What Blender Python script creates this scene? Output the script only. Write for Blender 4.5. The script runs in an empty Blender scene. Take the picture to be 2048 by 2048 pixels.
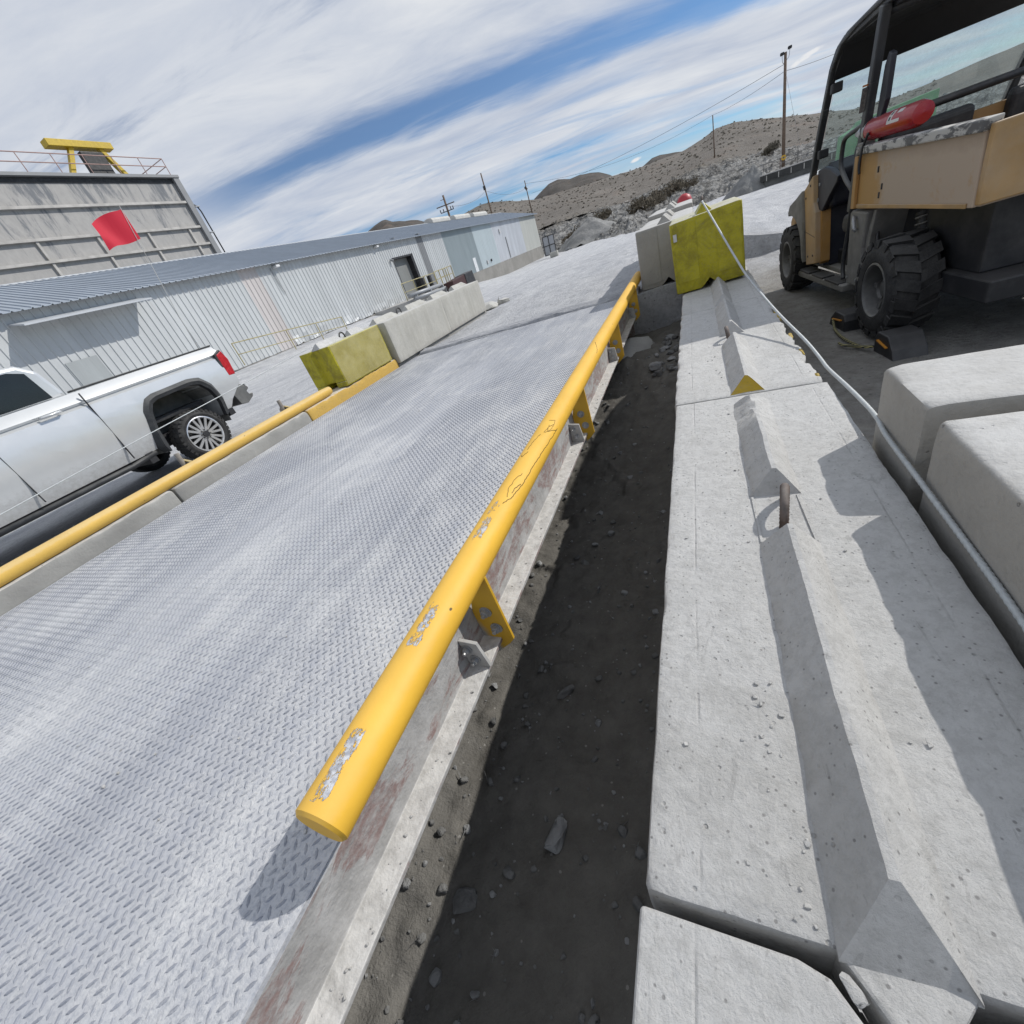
import bpy, bmesh, math, random
import numpy as np
from mathutils import Vector, Matrix, noise as mnoise
random.seed(7)
RNG = np.random.RandomState(11)
S = bpy.context.scene
COL = S.collection
R = math.radians
ORG = {}                                   # world position of every root without rotation

# ------------------------------------------------------------------ objects
def tag(o, label=None, cat=None, group=None, kind=None):
    if label: o['label'] = label
    if cat: o['category'] = cat
    if group: o['group'] = group
    if kind: o['kind'] = kind
    return o

def thing(name, label, cat, loc=(0, 0, 0), rotz=0.0, group=None):
    o = bpy.data.objects.new(name, None)
    COL.objects.link(o)
    o.location = loc
    o.rotation_euler = (0, 0, rotz)
    o.empty_display_size = 0.1
    ORG[o] = Vector(loc)
    return tag(o, label, cat, group)

def mesh_obj(name, verts, faces, mats, parent=None, smooth=False, sharp=None, fmats=None, origin=None):
    me = bpy.data.meshes.new(name)
    if isinstance(verts, np.ndarray):
        verts = verts.tolist()
    if origin is None and parent is not None:
        origin = ORG.get(parent)
    if origin is not None:
        ox, oy, oz = origin
        verts = [(v[0] - ox, v[1] - oy, v[2] - oz) for v in verts]
    me.from_pydata(verts, [], faces)
    if not isinstance(mats, (list, tuple)): mats = [mats]
    for m in mats: me.materials.append(m)
    if fmats is not None:
        me.polygons.foreach_set('material_index', fmats)
    if smooth:
        me.polygons.foreach_set('use_smooth', [True] * len(me.polygons))
        if sharp: me.set_sharp_from_angle(angle=R(sharp))
    me.update()
    o = bpy.data.objects.new(name, me)
    COL.objects.link(o)
    if parent is not None:
        o.parent = parent
        ORG[o] = ORG.get(parent, Vector((0, 0, 0)))
    return o

def frame_of(d):
    d = Vector(d).normalized()
    a = Vector((0, 0, 1)) if abs(d.z) < 0.9 else Vector((1, 0, 0))
    u = d.cross(a).normalized()
    return u, u.cross(d).normalized(), d

class MB:
    def __init__(s): s.v = []; s.f = []; s.m = []
    def add(s, vs, fs, mi=0):
        b = len(s.v)
        s.v += [tuple(p) for p in vs]
        s.f += [[b + i for i in f] for f in fs]
        s.m += [mi] * len(fs)
        return s
    def box(s, x0, x1, y0, y1, z0, z1, mi=0):
        v = [(x, y, z) for z in (z0, z1) for y in (y0, y1) for x in (x0, x1)]
        return s.add(v, [(0, 2, 3, 1), (4, 5, 7, 6), (0, 1, 5, 4), (2, 6, 7, 3), (0, 4, 6, 2), (1, 3, 7, 5)], mi)
    def beam(s, p, q, w, h, mi=0, up=(0, 0, 1)):
        p, q = Vector(p), Vector(q); d = (q - p).normalized(); u = d.cross(Vector(up))
        u = u.normalized() if u.length > 1e-4 else Vector((1, 0, 0))
        n = u.cross(d)
        v = [c + u * (a * w / 2) + n * (b * h / 2) for c in (p, q) for a, b in ((-1, -1), (1, -1), (1, 1), (-1, 1))]
        return s.add(v, [(3, 2, 1, 0), (4, 5, 6, 7), (0, 1, 5, 4), (1, 2, 6, 5), (2, 3, 7, 6), (3, 0, 4, 7)], mi)
    def prism(s, poly, axis, a, b, mi=0):
        n = len(poly)
        def P(p, t):
            return {'x': (t, p[0], p[1]), 'y': (p[0], t, p[1]), 'z': (p[0], p[1], t)}[axis]
        v = [P(p, a) for p in poly] + [P(p, b) for p in poly]
        fs = [list(range(n))[::-1], list(range(n, 2 * n))] + [[i, (i + 1) % n, n + (i + 1) % n, n + i] for i in range(n)]
        return s.add(v, fs, mi)
    def tube(s, pts, r, n=10, mi=0, cap=True):
        pts = [Vector(p) for p in pts]; k = len(pts)
        rs = r if isinstance(r, (list, tuple)) else [r] * k
        u = None; vs = []
        for i, p in enumerate(pts):
            d = (pts[min(i + 1, k - 1)] - pts[max(i - 1, 0)]).normalized()
            if u is None: u = frame_of(d)[0]
            u = (u - d * u.dot(d)).normalized(); w = d.cross(u)
            vs += [p + (u * math.cos(t) + w * math.sin(t)) * rs[i] for t in [2 * math.pi * j / n for j in range(n)]]
        fs = [[i * n + j, i * n + (j + 1) % n, (i + 1) * n + (j + 1) % n, (i + 1) * n + j] for i in range(k - 1) for j in range(n)]
        if cap: fs += [list(range(n))[::-1], list(range((k - 1) * n, k * n))]
        return s.add(vs, fs, mi)
    def lathe(s, prof, c, axis, n=24, mi=0, closed=False):
        c = Vector(c); u, w, d = frame_of(axis); k = len(prof); vs = []
        for r, h in prof:
            vs += [c + d * h + (u * math.cos(t) + w * math.sin(t)) * r for t in [2 * math.pi * j / n for j in range(n)]]
        m = k if closed else k - 1
        fs = [[i * n + j, i * n + (j + 1) % n, ((i + 1) % k) * n + (j + 1) % n, ((i + 1) % k) * n + j] for i in range(m) for j in range(n)]
        return s.add(vs, fs, mi)
    def blob(s, c, rad, sub=2, amp=.25, fr=1.5, seed=0, mi=0):
        bm = bmesh.new(); bmesh.ops.create_icosphere(bm, subdivisions=sub, radius=1)
        rad = Vector(rad) if not isinstance(rad, (int, float)) else Vector((rad,) * 3)
        vs = []
        for v in bm.verts:
            k = 1 + amp * (mnoise.noise(v.co * fr + Vector((seed * 3.1, seed * 1.7, seed))) + .5 * mnoise.noise(v.co * fr * 2.3 + Vector((seed, 9, 4))))
            vs.append((c[0] + v.co.x * rad.x * k, c[1] + v.co.y * rad.y * k, c[2] + v.co.z * rad.z * k))
        bm.verts.index_update()
        fs = [[v.index for v in f.verts] for f in bm.faces]; bm.free()
        return s.add(vs, fs, mi)
    def rock(s, c, dims, rot=0, seed=0, mi=0, tilt=0):
        rg = random.Random(seed); bm = bmesh.new()
        for _ in range(16):
            p = Vector((rg.gauss(0, 1), rg.gauss(0, 1), rg.gauss(0, 1))).normalized()
            p = Vector((math.copysign(abs(p.x) ** .7, p.x), math.copysign(abs(p.y) ** .7, p.y), math.copysign(abs(p.z) ** .7, p.z)))
            bm.verts.new((p.x * dims[0] / 2, p.y * dims[1] / 2, p.z * dims[2] / 2))
        bmesh.ops.convex_hull(bm, input=bm.verts)
        bmesh.ops.delete(bm, geom=[v for v in bm.verts if not v.link_faces], context='VERTS')
        bmesh.ops.bevel(bm, geom=list(bm.edges), offset=min(dims) * .07, segments=2, affect='EDGES')
        M = Matrix.Translation(c) @ Matrix.Rotation(rot, 4, 'Z') @ Matrix.Rotation(tilt, 4, 'X')
        bm.verts.index_update()
        vs = [M @ v.co for v in bm.verts]; fs = [[v.index for v in f.verts] for f in bm.faces]; bm.free()
        return s.add(vs, fs, mi)
    def build(s, name, mats, parent=None, smooth=False, sharp=None, bevel=0, seg=2, origin=None):
        o = mesh_obj(name, s.v, s.f, mats, parent, smooth, sharp, s.m if isinstance(mats, (list, tuple)) else None, origin)
        if bevel:
            b = o.modifiers.new('bevel', 'BEVEL'); b.width = bevel; b.segments = seg; b.limit_method = 'ANGLE'; b.angle_limit = R(35)
        return o

def copy_tree(o, loc=None, rotz=None, parent=None):
    c = o.copy(); COL.objects.link(c)
    if parent is not None: c.parent = parent
    if loc is not None: c.location = loc
    if rotz is not None: c.rotation_euler = (0, 0, rotz)
    for ch in list(o.children):
        copy_tree(ch, parent=c)
    return c

def sm(a, b, x):
    t = np.clip((np.asarray(x, float) - a) / (b - a), 0, 1)
    return t * t * (3 - 2 * t)

# value noise on numpy arrays
_T = RNG.rand(256, 256)
def vnoise(x, y):
    x = np.asarray(x, float); y = np.asarray(y, float)
    xi = np.floor(x).astype(int); yi = np.floor(y).astype(int); fx = x - xi; fy = y - yi
    fx = fx * fx * (3 - 2 * fx); fy = fy * fy * (3 - 2 * fy)
    g = lambda a, b: _T[a & 255, b & 255]
    return (g(xi, yi) * (1 - fx) + g(xi + 1, yi) * fx) * (1 - fy) + (g(xi, yi + 1) * (1 - fx) + g(xi + 1, yi + 1) * fx) * fy - .5
def fbm(x, y, o=4):
    r = 0
    for i in range(o): r = r + vnoise(x * 2 ** i + 17 * i, y * 2 ** i + 31 * i) / 2 ** i
    return r

def grid_faces(nx, ny):
    i = np.arange(nx - 1)[None, :] + np.arange(ny - 1)[:, None] * nx
    return np.stack([i, i + 1, i + nx + 1, i + nx], -1).reshape(-1, 4).tolist()

# ------------------------------------------------------------------ materials
class NT:
    def __init__(s, name):
        s.m = bpy.data.materials.new(name); s.m.use_nodes = True
        s.t = s.m.node_tree; s.b = s.t.nodes['Principled BSDF']; s.out = s.t.nodes['Material Output']
        s.tc = s.t.nodes.new('ShaderNodeTexCoord')
    def n(s, typ, _props=None, **ins):
        nd = s.t.nodes.new('ShaderNode' + typ)
        for k, v in (_props or {}).items(): setattr(nd, k, v)
        for k, v in ins.items():
            key = int(k[1:]) if k[0] == 'i' and k[1:].isdigit() else k.replace('_', ' ')
            s.set(nd.inputs[key], v)
        return nd
    def set(s, inp, v):
        if isinstance(v, bpy.types.Node): v = v.outputs[0]
        if isinstance(v, bpy.types.NodeSocket): s.t.links.new(v, inp)
        elif isinstance(v, (tuple, list)) and len(v) == 3 and inp.type == 'RGBA': inp.default_value = (*v, 1)
        else: inp.default_value = v
    def P(s, **ins):
        for k, v in ins.items(): s.set(s.b.inputs[k.replace('_', ' ')], v)
    def co(s, scale=(1, 1, 1), kind='Object', rot=(0, 0, 0)):
        m = s.n('Mapping', i0=s.tc.outputs[kind]); m.inputs['Scale'].default_value = scale; m.inputs['Rotation'].default_value = rot
        return m
    def noise(s, scale, co=None, detail=5, rough=.55, dist=0):
        return s.n('TexNoise', i0=co or s.tc.outputs['Object'], Scale=scale, Detail=detail, Roughness=rough, Distortion=dist).outputs[0]
    def vor(s, scale, co=None, feat='F1', rnd=1):
        return s.n('TexVoronoi', {'feature': feat}, i0=co or s.tc.outputs['Object'], Scale=scale, Randomness=rnd)
    def ramp(s, fac, *stops):
        r = s.n('ValToRGB', i0=fac); e = r.color_ramp.elements
        while len(e) < len(stops): e.new(.5)
        for el, (p, c) in zip(e, stops):
            el.position = p; el.color = (*c, 1) if isinstance(c, (tuple, list)) else (c, c, c, 1)
        return r.outputs[0]
    def mix(s, fac, a, b, mode='MIX'):
        m = s.n('Mix', {'data_type': 'RGBA', 'blend_type': mode})
        s.set(m.inputs[0], fac); s.set(m.inputs[6], a); s.set(m.inputs[7], b)
        return m.outputs[2]
    def math(s, op, a, b=0, c=0, clamp=False):
        return s.n('Math', {'operation': op, 'use_clamp': clamp}, i0=a, i1=b, i2=c).outputs[0]
    def xyz(s, co=None):
        return s.n('SeparateXYZ', i0=co or s.tc.outputs['Object']).outputs
    def bump(s, h, dist, st=1.0, prev=None):
        b = s.n('Bump', Strength=st, Distance=dist, Height=h)
        if prev is not None: s.set(b.inputs['Normal'], prev)
        s.set(s.b.inputs['Normal'], b); return b.outputs[0]

def simple(name, col, rough=.6, metal=0, var=.15, scale=8, dust=0, dustcol=(.45, .44, .42), bump=0):
    t = NT(name)
    n1 = t.noise(scale, detail=6)
    c = t.mix(t.ramp(n1, (.3, 0), (.7, 1)), tuple(x * (1 - var) for x in col), tuple(min(1, x * (1 + var)) for x in col))
    if dust:
        nz = t.n('NewGeometry').outputs['Normal']; up = t.xyz(nz)[2]
        f = t.math('ADD', t.math('MULTIPLY', up, .35), t.noise(scale * .6, detail=8, rough=.7))
        c = t.mix(t.math('MULTIPLY', t.ramp(f, (.45, 0), (.95, 1)), dust), c, dustcol)
    t.P(Base_Color=c, Roughness=rough, Metallic=metal)
    if bump: t.bump(t.noise(scale * 6, detail=4), bump)
    return t.m

def concrete(name, base=(.5, .495, .48), stain=.25, pits=.6, dustup=.6, paint=None, scale=1.0, streak=0, dustcol=(.60, .598, .585), worn=0):
    t = NT(name)
    inf = t.n('ObjectInfo').outputs['Random']
    co = t.n('VectorMath', {'operation': 'ADD'}, i0=t.tc.outputs['Object'], i1=t.n('CombineXYZ', i0=t.math('MULTIPLY', inf, 37.), i1=t.math('MULTIPLY', inf, 11.)).outputs[0]).outputs[0]
    big = t.noise(2.2 * scale, co, 6, .6); fine = t.noise(60 * scale, co, 4, .7); med = t.noise(11 * scale, co, 6, .65, .4)
    c = t.mix(t.ramp(big, (.3, 0), (.72, 1)), tuple(x * (1 - stain) for x in base), tuple(x * 1.06 for x in base))
    c = t.mix(t.math('MULTIPLY', t.ramp(med, (.35, 1), (.6, 0)), .30), c, tuple(x * .72 for x in base))
    if streak:
        sc = t.n('Mapping', i0=co); sc.inputs['Scale'].default_value = (7, 7, .5)
        c = t.mix(t.math('MULTIPLY', t.ramp(t.noise(1, sc, 5, .7), (.45, 0), (.7, 1)), streak), c, (.30, .285, .24))
    if paint:
        c = paint(t, c, co)
    up = t.xyz(t.n('NewGeometry').outputs['Normal'])[2]
    dm = t.ramp(t.math('ADD', t.math('MULTIPLY', up, .55), t.math('MULTIPLY', t.noise(5 * scale, co, 7, .7), .5)), (.55, 0), (.85, 1))
    c = t.mix(t.math('MULTIPLY', dm, dustup), c, dustcol)
    c = t.mix(t.math('MULTIPLY', t.ramp(fine, (.3, 1), (.5, 0)), .22), c, (.22, .215, .2))
    pv = t.vor(42 * scale, co); pd = t.ramp(pv.outputs['Distance'], (.10, 1), (.17, 0))
    pm = t.ramp(t.noise(3.3 * scale, co, 4, .6), (.50, 0), (.60, 1))
    pit = t.math('MULTIPLY', t.math('MULTIPLY', pd, pm), pits)
    pk = t.ramp(t.n('SeparateColor', i0=pv.outputs['Color']).outputs[0], (.55, 0), (.6, 1))
    pit = t.math('MULTIPLY', pit, pk)
    c = t.mix(pit, c, (.10, .10, .10))
    if worn:
        # form lines along the block, smudges, granular weathering and brownish stains
        x, y, z = t.xyz()
        lx = t.math('ADD', x, t.math('MULTIPLY', t.noise(3, None, 3), .012))
        ln = None
        for q, w in ((-.222, .0013), (.24, .0010)):
            k = t.ramp(t.math('ABSOLUTE', t.math('SUBTRACT', lx, q + .006)), (w, 1), (w * 2.2, 0)); ln = k if ln is None else t.math('MAXIMUM', ln, k)
        ln = t.math('MULTIPLY', ln, t.ramp(t.noise(5, co, 4, .6), (.42, 0), (.55, 1)))
        c = t.mix(t.math('MULTIPLY', ln, .25), c, (.30, .295, .285))
        c = t.mix(t.math('MULTIPLY', t.ramp(t.noise(1.5, co, 8, .72, .8), (.54, 0), (.70, 1)), .55 * worn), c, (.335, .325, .30))
        c = t.mix(t.math('MULTIPLY', t.ramp(t.noise(26, co, 8, .8), (.47, 0), (.60, 1)), .42 * worn), c, (.32, .315, .30))
        c = t.mix(t.math('MULTIPLY', t.ramp(t.noise(7, co, 9, .8, 1.2), (.60, 0), (.68, 1)), .6 * worn), c, (.68, .675, .655))
        v3 = t.vor(95, co); k3 = t.ramp(t.n('SeparateColor', i0=v3.outputs['Color']).outputs[0], (.80, 0), (.82, 1))
        c = t.mix(t.math('MULTIPLY', t.math('MULTIPLY', t.ramp(v3.outputs['Distance'], (.16, 1), (.28, 0)), k3), .65), c, (.16, .155, .15))
        sc = t.n('Mapping', i0=co, i3=(3, .8, 3)); sc.inputs['Rotation'].default_value = (0, 0, .5)
        c = t.mix(t.math('MULTIPLY', t.ramp(t.noise(6, sc, 4, .6, 2.5), (.655, 0), (.68, 1)), .35 * worn), c, (.20, .195, .19))
    t.P(Base_Color=c, Roughness=.92, Specular_IOR_Level=.25)
    h = t.math('ADD', t.math('MULTIPLY', med, .8), t.math('MULTIPLY', fine, .35))
    h = t.math('SUBTRACT', h, t.math('MULTIPLY', pit, 1.6))
    if worn: h = t.math('ADD', t.math('SUBTRACT', t.math('MULTIPLY', h, .8), t.math('MULTIPLY', ln, .25)), t.math('MULTIPLY', t.noise(26, co, 8, .8), .9))
    t.bump(h, .009 if worn else .007, 1.0)
    return t.m
# ------------------------------------------------------------------ camera, sun, sky
cam = bpy.data.cameras.new('camera'); cam_o = bpy.data.objects.new('camera', cam); COL.objects.link(cam_o)
MR = ((0.89841765, 0.31932206, -0.30146168), (-0.06401575, -0.58391343, -0.80928801), (-0.43445103, 0.74637694, -0.50415649))
m3 = Matrix((MR[0], [-a for a in MR[1]], [-a for a in MR[2]])).transposed()
cam_o.matrix_world = Matrix.Translation((0, 0, .85)) @ m3.to_4x4()
cam.sensor_width = 36; cam.lens = 835.93 / 2048 * 36
cam.clip_start = .02; cam.clip_end = 4000
S.camera = cam_o
SUN = Vector((.95, .80, 1.0)).normalized()
ELEV = math.asin(SUN.z); AZ = math.atan2(SUN.x, SUN.y)
sl = bpy.data.lights.new('sun', 'SUN'); sl.energy = 3.35; sl.angle = R(.53); sl.color = (1, .965, .91)
so = bpy.data.objects.new('sun', sl); COL.objects.link(so)
so.rotation_euler = SUN.to_track_quat('Z', 'Y').to_euler(); so.location = (20, 20, 40)
S.view_settings.view_transform = 'Standard'; S.view_settings.look = 'None'; S.view_settings.gamma = 1
S.view_settings.exposure = 0.0; S.view_settings.use_curve_mapping = False
S.cycles.use_denoising = True
S.cycles.max_bounces = 8; S.cycles.transparent_max_bounces = 16

W = bpy.data.worlds.new('World'); S.world = W; W.use_nodes = True
def world():
    class WN(NT):
        def __init__(s):
            s.t = W.node_tree; s.b = s.t.nodes['Background']; s.tc = s.t.nodes.new('ShaderNodeTexCoord')
    w = WN()
    sky = w.n('TexSky', {'sky_type': 'NISHITA', 'sun_disc': False, 'sun_elevation': ELEV, 'sun_rotation': AZ, 'air_density': 1.0, 'dust_density': .6, 'ozone_density': 2.0, 'altitude': 1400})
    x, y, z = w.xyz(w.tc.outputs['Generated'])
    zz = w.math('ADD', w.math('MAXIMUM', z, 0.0), .12)
    u = w.math('DIVIDE', x, zz); v = w.math('DIVIDE', y, zz)
    th = R(24.2); c_, s_ = math.cos(th), math.sin(th)
    tt = w.math('ADD', w.math('MULTIPLY', u, c_), w.math('MULTIPLY', v, s_))
    ww = w.math('SUBTRACT', w.math('MULTIPLY', v, c_), w.math('MULTIPLY', u, s_))
    P = w.n('CombineXYZ', i0=tt, i1=ww).outputs[0]
    def nz(sx, sy, scale, det=8, rough=.6, dist=.3, off=0):
        mp = w.n('Mapping', i0=P); mp.inputs['Scale'].default_value = (sx, sy, 1); mp.inputs['Location'].default_value = (off, off * .7, 0)
        return w.noise(scale, mp, det, rough, dist)
    warp = w.math('MULTIPLY', w.math('SUBTRACT', nz(.8, 1.3, 1.1, 5, .55), .5), .55)
    fib = w.math('MULTIPLY', w.math('SUBTRACT', nz(.55, 3.2, 1.6, 9, .68, .6, 5), .5), .34)
    wn = w.math('ADD', w.math('ADD', ww, warp), fib)
    def ss(a, b, val):
        m = w.n('MapRange', {'interpolation_type': 'SMOOTHSTEP'}, i0=val, i1=a, i2=b)
        return m.outputs[0]
    streak = w.math('MULTIPLY', ss(2.32, 2.66, wn), ss(3.03, 2.74, wn))
    streak = w.math('MULTIPLY', streak, ss(-1.75, -.7, tt))
    low = w.math('MULTIPLY', w.math('MULTIPLY', ss(3.75, 4.35, wn), ss(5.6, 4.8, wn)), ss(.38, .6, nz(.5, 1.2, .9, 4, .5, .2, 3)))
    wisps = ss(.46, .70, nz(.5, 1.9, 1.25, 9, .64, .9, 11))
    upper = w.math('MULTIPLY', ss(2.35, 1.9, wn), wisps)
    mid = w.math('MULTIPLY', w.math('MULTIPLY', ss(2.95, 3.3, wn), wisps), .45)
    rest = w.math('MULTIPLY', w.math('MULTIPLY', ss(.5, 1.5, tt), ss(2.75, 2.3, wn)), .55)
    blue = w.math('ADD', w.math('MULTIPLY', streak, .93), w.math('ADD', w.math('MULTIPLY', low, .8), w.math('ADD', w.math('MULTIPLY', upper, .70), w.math('ADD', mid, rest))), clamp=True)
    dens = nz(.6, 1.6, 1.7, 8, .6, .5, 21)
    cloud = w.ramp(dens, (.3, (4.7, 5.3, 6.5)), (.7, (7.4, 7.65, 8.05)))
    skyc = w.mix(1, sky, (.62, .80, .97), 'MULTIPLY')
    col = w.mix(blue, cloud, skyc)
    # two small cumulus puffs low over the hills
    g = w.n('NewGeometry')
    for az, el, wd, hg in ((8.72, .0985, .007, .0032), (9.75, .1035, .016, .0030), (-4.9, .066, .010, .003), (9.3, .100, .010, .0022)):
        d = Vector((math.sin(R(az)), math.cos(R(az)), el)).normalized()
        side = Vector((math.cos(R(az)), -math.sin(R(az)), .10)).normalized(); upv = side.cross(d)
        a = w.n('VectorMath', {'operation': 'DOT_PRODUCT'}, i0=w.tc.outputs['Generated'], i1=tuple(side)).outputs['Value']
        b = w.n('VectorMath', {'operation': 'DOT_PRODUCT'}, i0=w.tc.outputs['Generated'], i1=tuple(upv)).outputs['Value']
        fr = w.n('VectorMath', {'operation': 'DOT_PRODUCT'}, i0=w.tc.outputs['Generated'], i1=tuple(d)).outputs['Value']
        a0 = side.dot(d); rr = w.math('ADD', w.math('POWER', w.math('ABSOLUTE', w.math('DIVIDE', w.math('SUBTRACT', a, a0), wd)), 2), w.math('POWER', w.math('ABSOLUTE', w.math('DIVIDE', b, hg)), 2))
        nn = w.math('MULTIPLY', w.math('SUBTRACT', w.noise(90, w.tc.outputs['Generated'], 5, .6), .5), 1.6)
        mk = w.math('MULTIPLY', ss(1.3, .1, w.math('ADD', rr, nn)), ss(.8, .9, fr))
        col = w.mix(mk, col, (8.1, 8.2, 8.4))
    w.set(w.b.inputs['Color'], col); w.b.inputs['Strength'].default_value = .1
world()

# ------------------------------------------------------------------ shared materials
def ypaint_patch(t, c, co): return t.mix(t.ramp(t.noise(4, co, 6, .65), (.30, 0), (.40, 1)), c, (.34, .285, .008))
M_conc = concrete('barrier_concrete', (.56, .555, .54), stain=.16, dustup=.6, dustcol=(.61, .608, .595), worn=.7, pits=.35)
M_conc_clean = concrete('block_concrete', (.47, .46, .42), stain=.14, pits=.25, streak=.42, dustup=.55)
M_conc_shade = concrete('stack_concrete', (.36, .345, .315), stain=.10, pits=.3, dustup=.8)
M_shaded_dirty = concrete('shaded_dirty_concrete', (.11, .107, .10), stain=.25, pits=.3, dustup=.5, dustcol=(.3, .295, .28))  # lower stack block: trench shade as well as dirt put into the dark base
M_curb = concrete('curb_concrete', (.34, .335, .315), stain=.3, dustup=.85)
M_curb_y = concrete('curb_yellow_concrete', (.40, .37, .28), stain=.2, dustup=.85, paint=lambda t, c, co: t.mix(t.ramp(t.noise(6, co, 6, .7), (.28, 0), (.36, 1)), c, (.55, .36, .09)))
M_yblock = concrete('yellow_block_paint', (.34, .295, .010), stain=.35, pits=.3, dustup=.75, streak=0, paint=lambda t, c, co: t.mix(t.ramp(t.noise(4.5, co, 8, .75, .5), (.40, 0), (.56, .9)), c, (.48, .425, .012)))
M_yblock2 = concrete('yellow_block_paint_pale', (.36, .31, .09), stain=.25, pits=.1, dustup=.7, paint=lambda t, c, co: t.mix(t.ramp(t.noise(4.5, co, 7, .7), (.4, 0), (.62, .7)), c, (.44, .39, .17)))
M_yedge = concrete('yellow_edge_paint', (.55, .38, .05), stain=.3, dustup=.2, pits=.3)
M_rebar = simple('rusty_rebar', (.09, .062, .05), .8, .3, .4, 40, .35)
M_steel = simple('galvanised_steel', (.36, .37, .38), .5, .6, .2, 20, .5)
M_black = simple('black_plastic', (.016, .017, .02), .55, 0, .2, 6, .35, (.22, .21, .2))
M_darkm = simple('dark_metal', (.035, .035, .036), .6, .2, .2, 10, .4, (.25, .245, .235))
M_rubber = simple('tyre_rubber', (.02, .02, .021), .85, 0, .3, 14, .45, (.17, .165, .155), .004)
M_rope = simple('wire_rope', (.50, .53, .54), .5, .3, .12, 60, .2, bump=.002)
M_wood = simple('weathered_pole_wood', (.16, .115, .085), .9, 0, .3, 6)
M_wire = simple('power_wire', (.12, .12, .13), .7)

for m_, r_ in ((M_yblock, .55), (M_yblock2, .32)): m_.node_tree.nodes['Principled BSDF'].inputs['Roughness'].default_value = r_; m_.node_tree.nodes['Principled BSDF'].inputs['Specular IOR Level'].default_value = .5
def deck_mat(name, lug):
    t = NT(name)
    m = t.co((1.0, .12, 1)); st = t.noise(4.2, m, 8, .66, .35); st2 = t.noise(17, m, 6, .7)
    bl = t.noise(1.4, None, 7, .62, .5); fine = t.noise(120, None, 4, .7)
    if lug: base = t.mix(t.ramp(st, (.32, 0), (.66, 1)), (.185, .20, .235), (.31, .322, .355))
    else: base = t.mix(t.ramp(st, (.30, 0), (.70, 1)), (.40, .41, .438), (.56, .565, .575))
    c = t.mix(t.math('MULTIPLY', t.ramp(st2, (.45, 0), (.75, 1)), .30), base, (.30, .33, .40))
    dust = t.ramp(t.math('ADD', t.math('MULTIPLY', bl, .45), t.math('ADD', t.math('MULTIPLY', t.noise(9, t.co((1, .2, 1)), 10, .82), .45), t.math('MULTIPLY', t.noise(60, None, 3, .7), .2))), (.535, 0), (.63, 1))
    c = t.mix(t.math('MULTIPLY', dust, .74 if not lug else .66), c, (.61, .612, .61))
    c = t.mix(t.math('MULTIPLY', t.ramp(fine, (.36, 1), (.52, 0)), .42), c, (.24, .26, .30))
    c = t.mix(t.math('MULTIPLY', t.ramp(t.noise(34, None, 6, .75), (.52, 0), (.68, 1)), .38), c, (.66, .66, .65))
    trk = t.math('MULTIPLY', t.ramp(t.math('ABSOLUTE', t.math('SUBTRACT', t.math('ABSOLUTE', t.xyz()[0]), .93)), (.16, 1), (.42, 0)), t.ramp(t.noise(11, t.co((1, .06, 1)), 8, .75), (.40, 0), (.60, 1)))
    c = t.mix(t.math('MULTIPLY', trk, .26), c, (.255, .27, .31))
    rust = t.ramp(t.noise(1.1, t.co((1.6, .5, 1)), 9, .75), (.70, 0), (.76, 1))
    c = t.mix(t.math('MULTIPLY', rust, .35), c, (.20, .15, .12))
    t.P(Base_Color=c, Roughness=t.math('ADD', t.math('MULTIPLY', dust, .25), .55), Metallic=0.0, Specular_IOR_Level=.35)
    t.bump(t.math('ADD', fine, t.math('MULTIPLY', dust, .6)), .0016, .8)
    return t.m
M_deck = deck_mat('diamond_plate', False); M_lug = deck_mat('diamond_plate_lugs', True)

def beam_mat():
    t = NT('primed_beam_steel')
    n1 = t.noise(9, t.co((1, .5, 1.6)), 8, .72, .6); n2 = t.noise(2.4, None, 5, .6)
    red = t.ramp(t.math('ADD', n1, t.math('MULTIPLY', n2, .5)), (.745, 0), (.80, 1))
    gr = t.mix(t.ramp(t.noise(14, None, 7, .7), (.35, 0), (.65, 1)), (.30, .295, .285), (.44, .435, .425))
    red = t.math('MULTIPLY', red, t.ramp(t.noise(38, t.co((1, .6, 1)), 7, .75), (.40, .25), (.58, 1)))
    c = t.mix(t.math('MULTIPLY', red, .75), gr, (.215, .12, .105))
    up = t.xyz(t.n('NewGeometry').outputs['Normal'])[2]
    c = t.mix(t.math('MULTIPLY', t.ramp(up, (.4, 0), (.8, 1)), .9), c, t.mix(t.ramp(t.noise(25, None, 6, .7), (.35, 0), (.6, 1)), (.40, .39, .37), (.60, .59, .565)))
    t.P(Base_Color=c, Roughness=.85); t.bump(t.math('ADD', n1, t.noise(70)), .004, .8)
    return t.m
M_beam = beam_mat()

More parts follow.
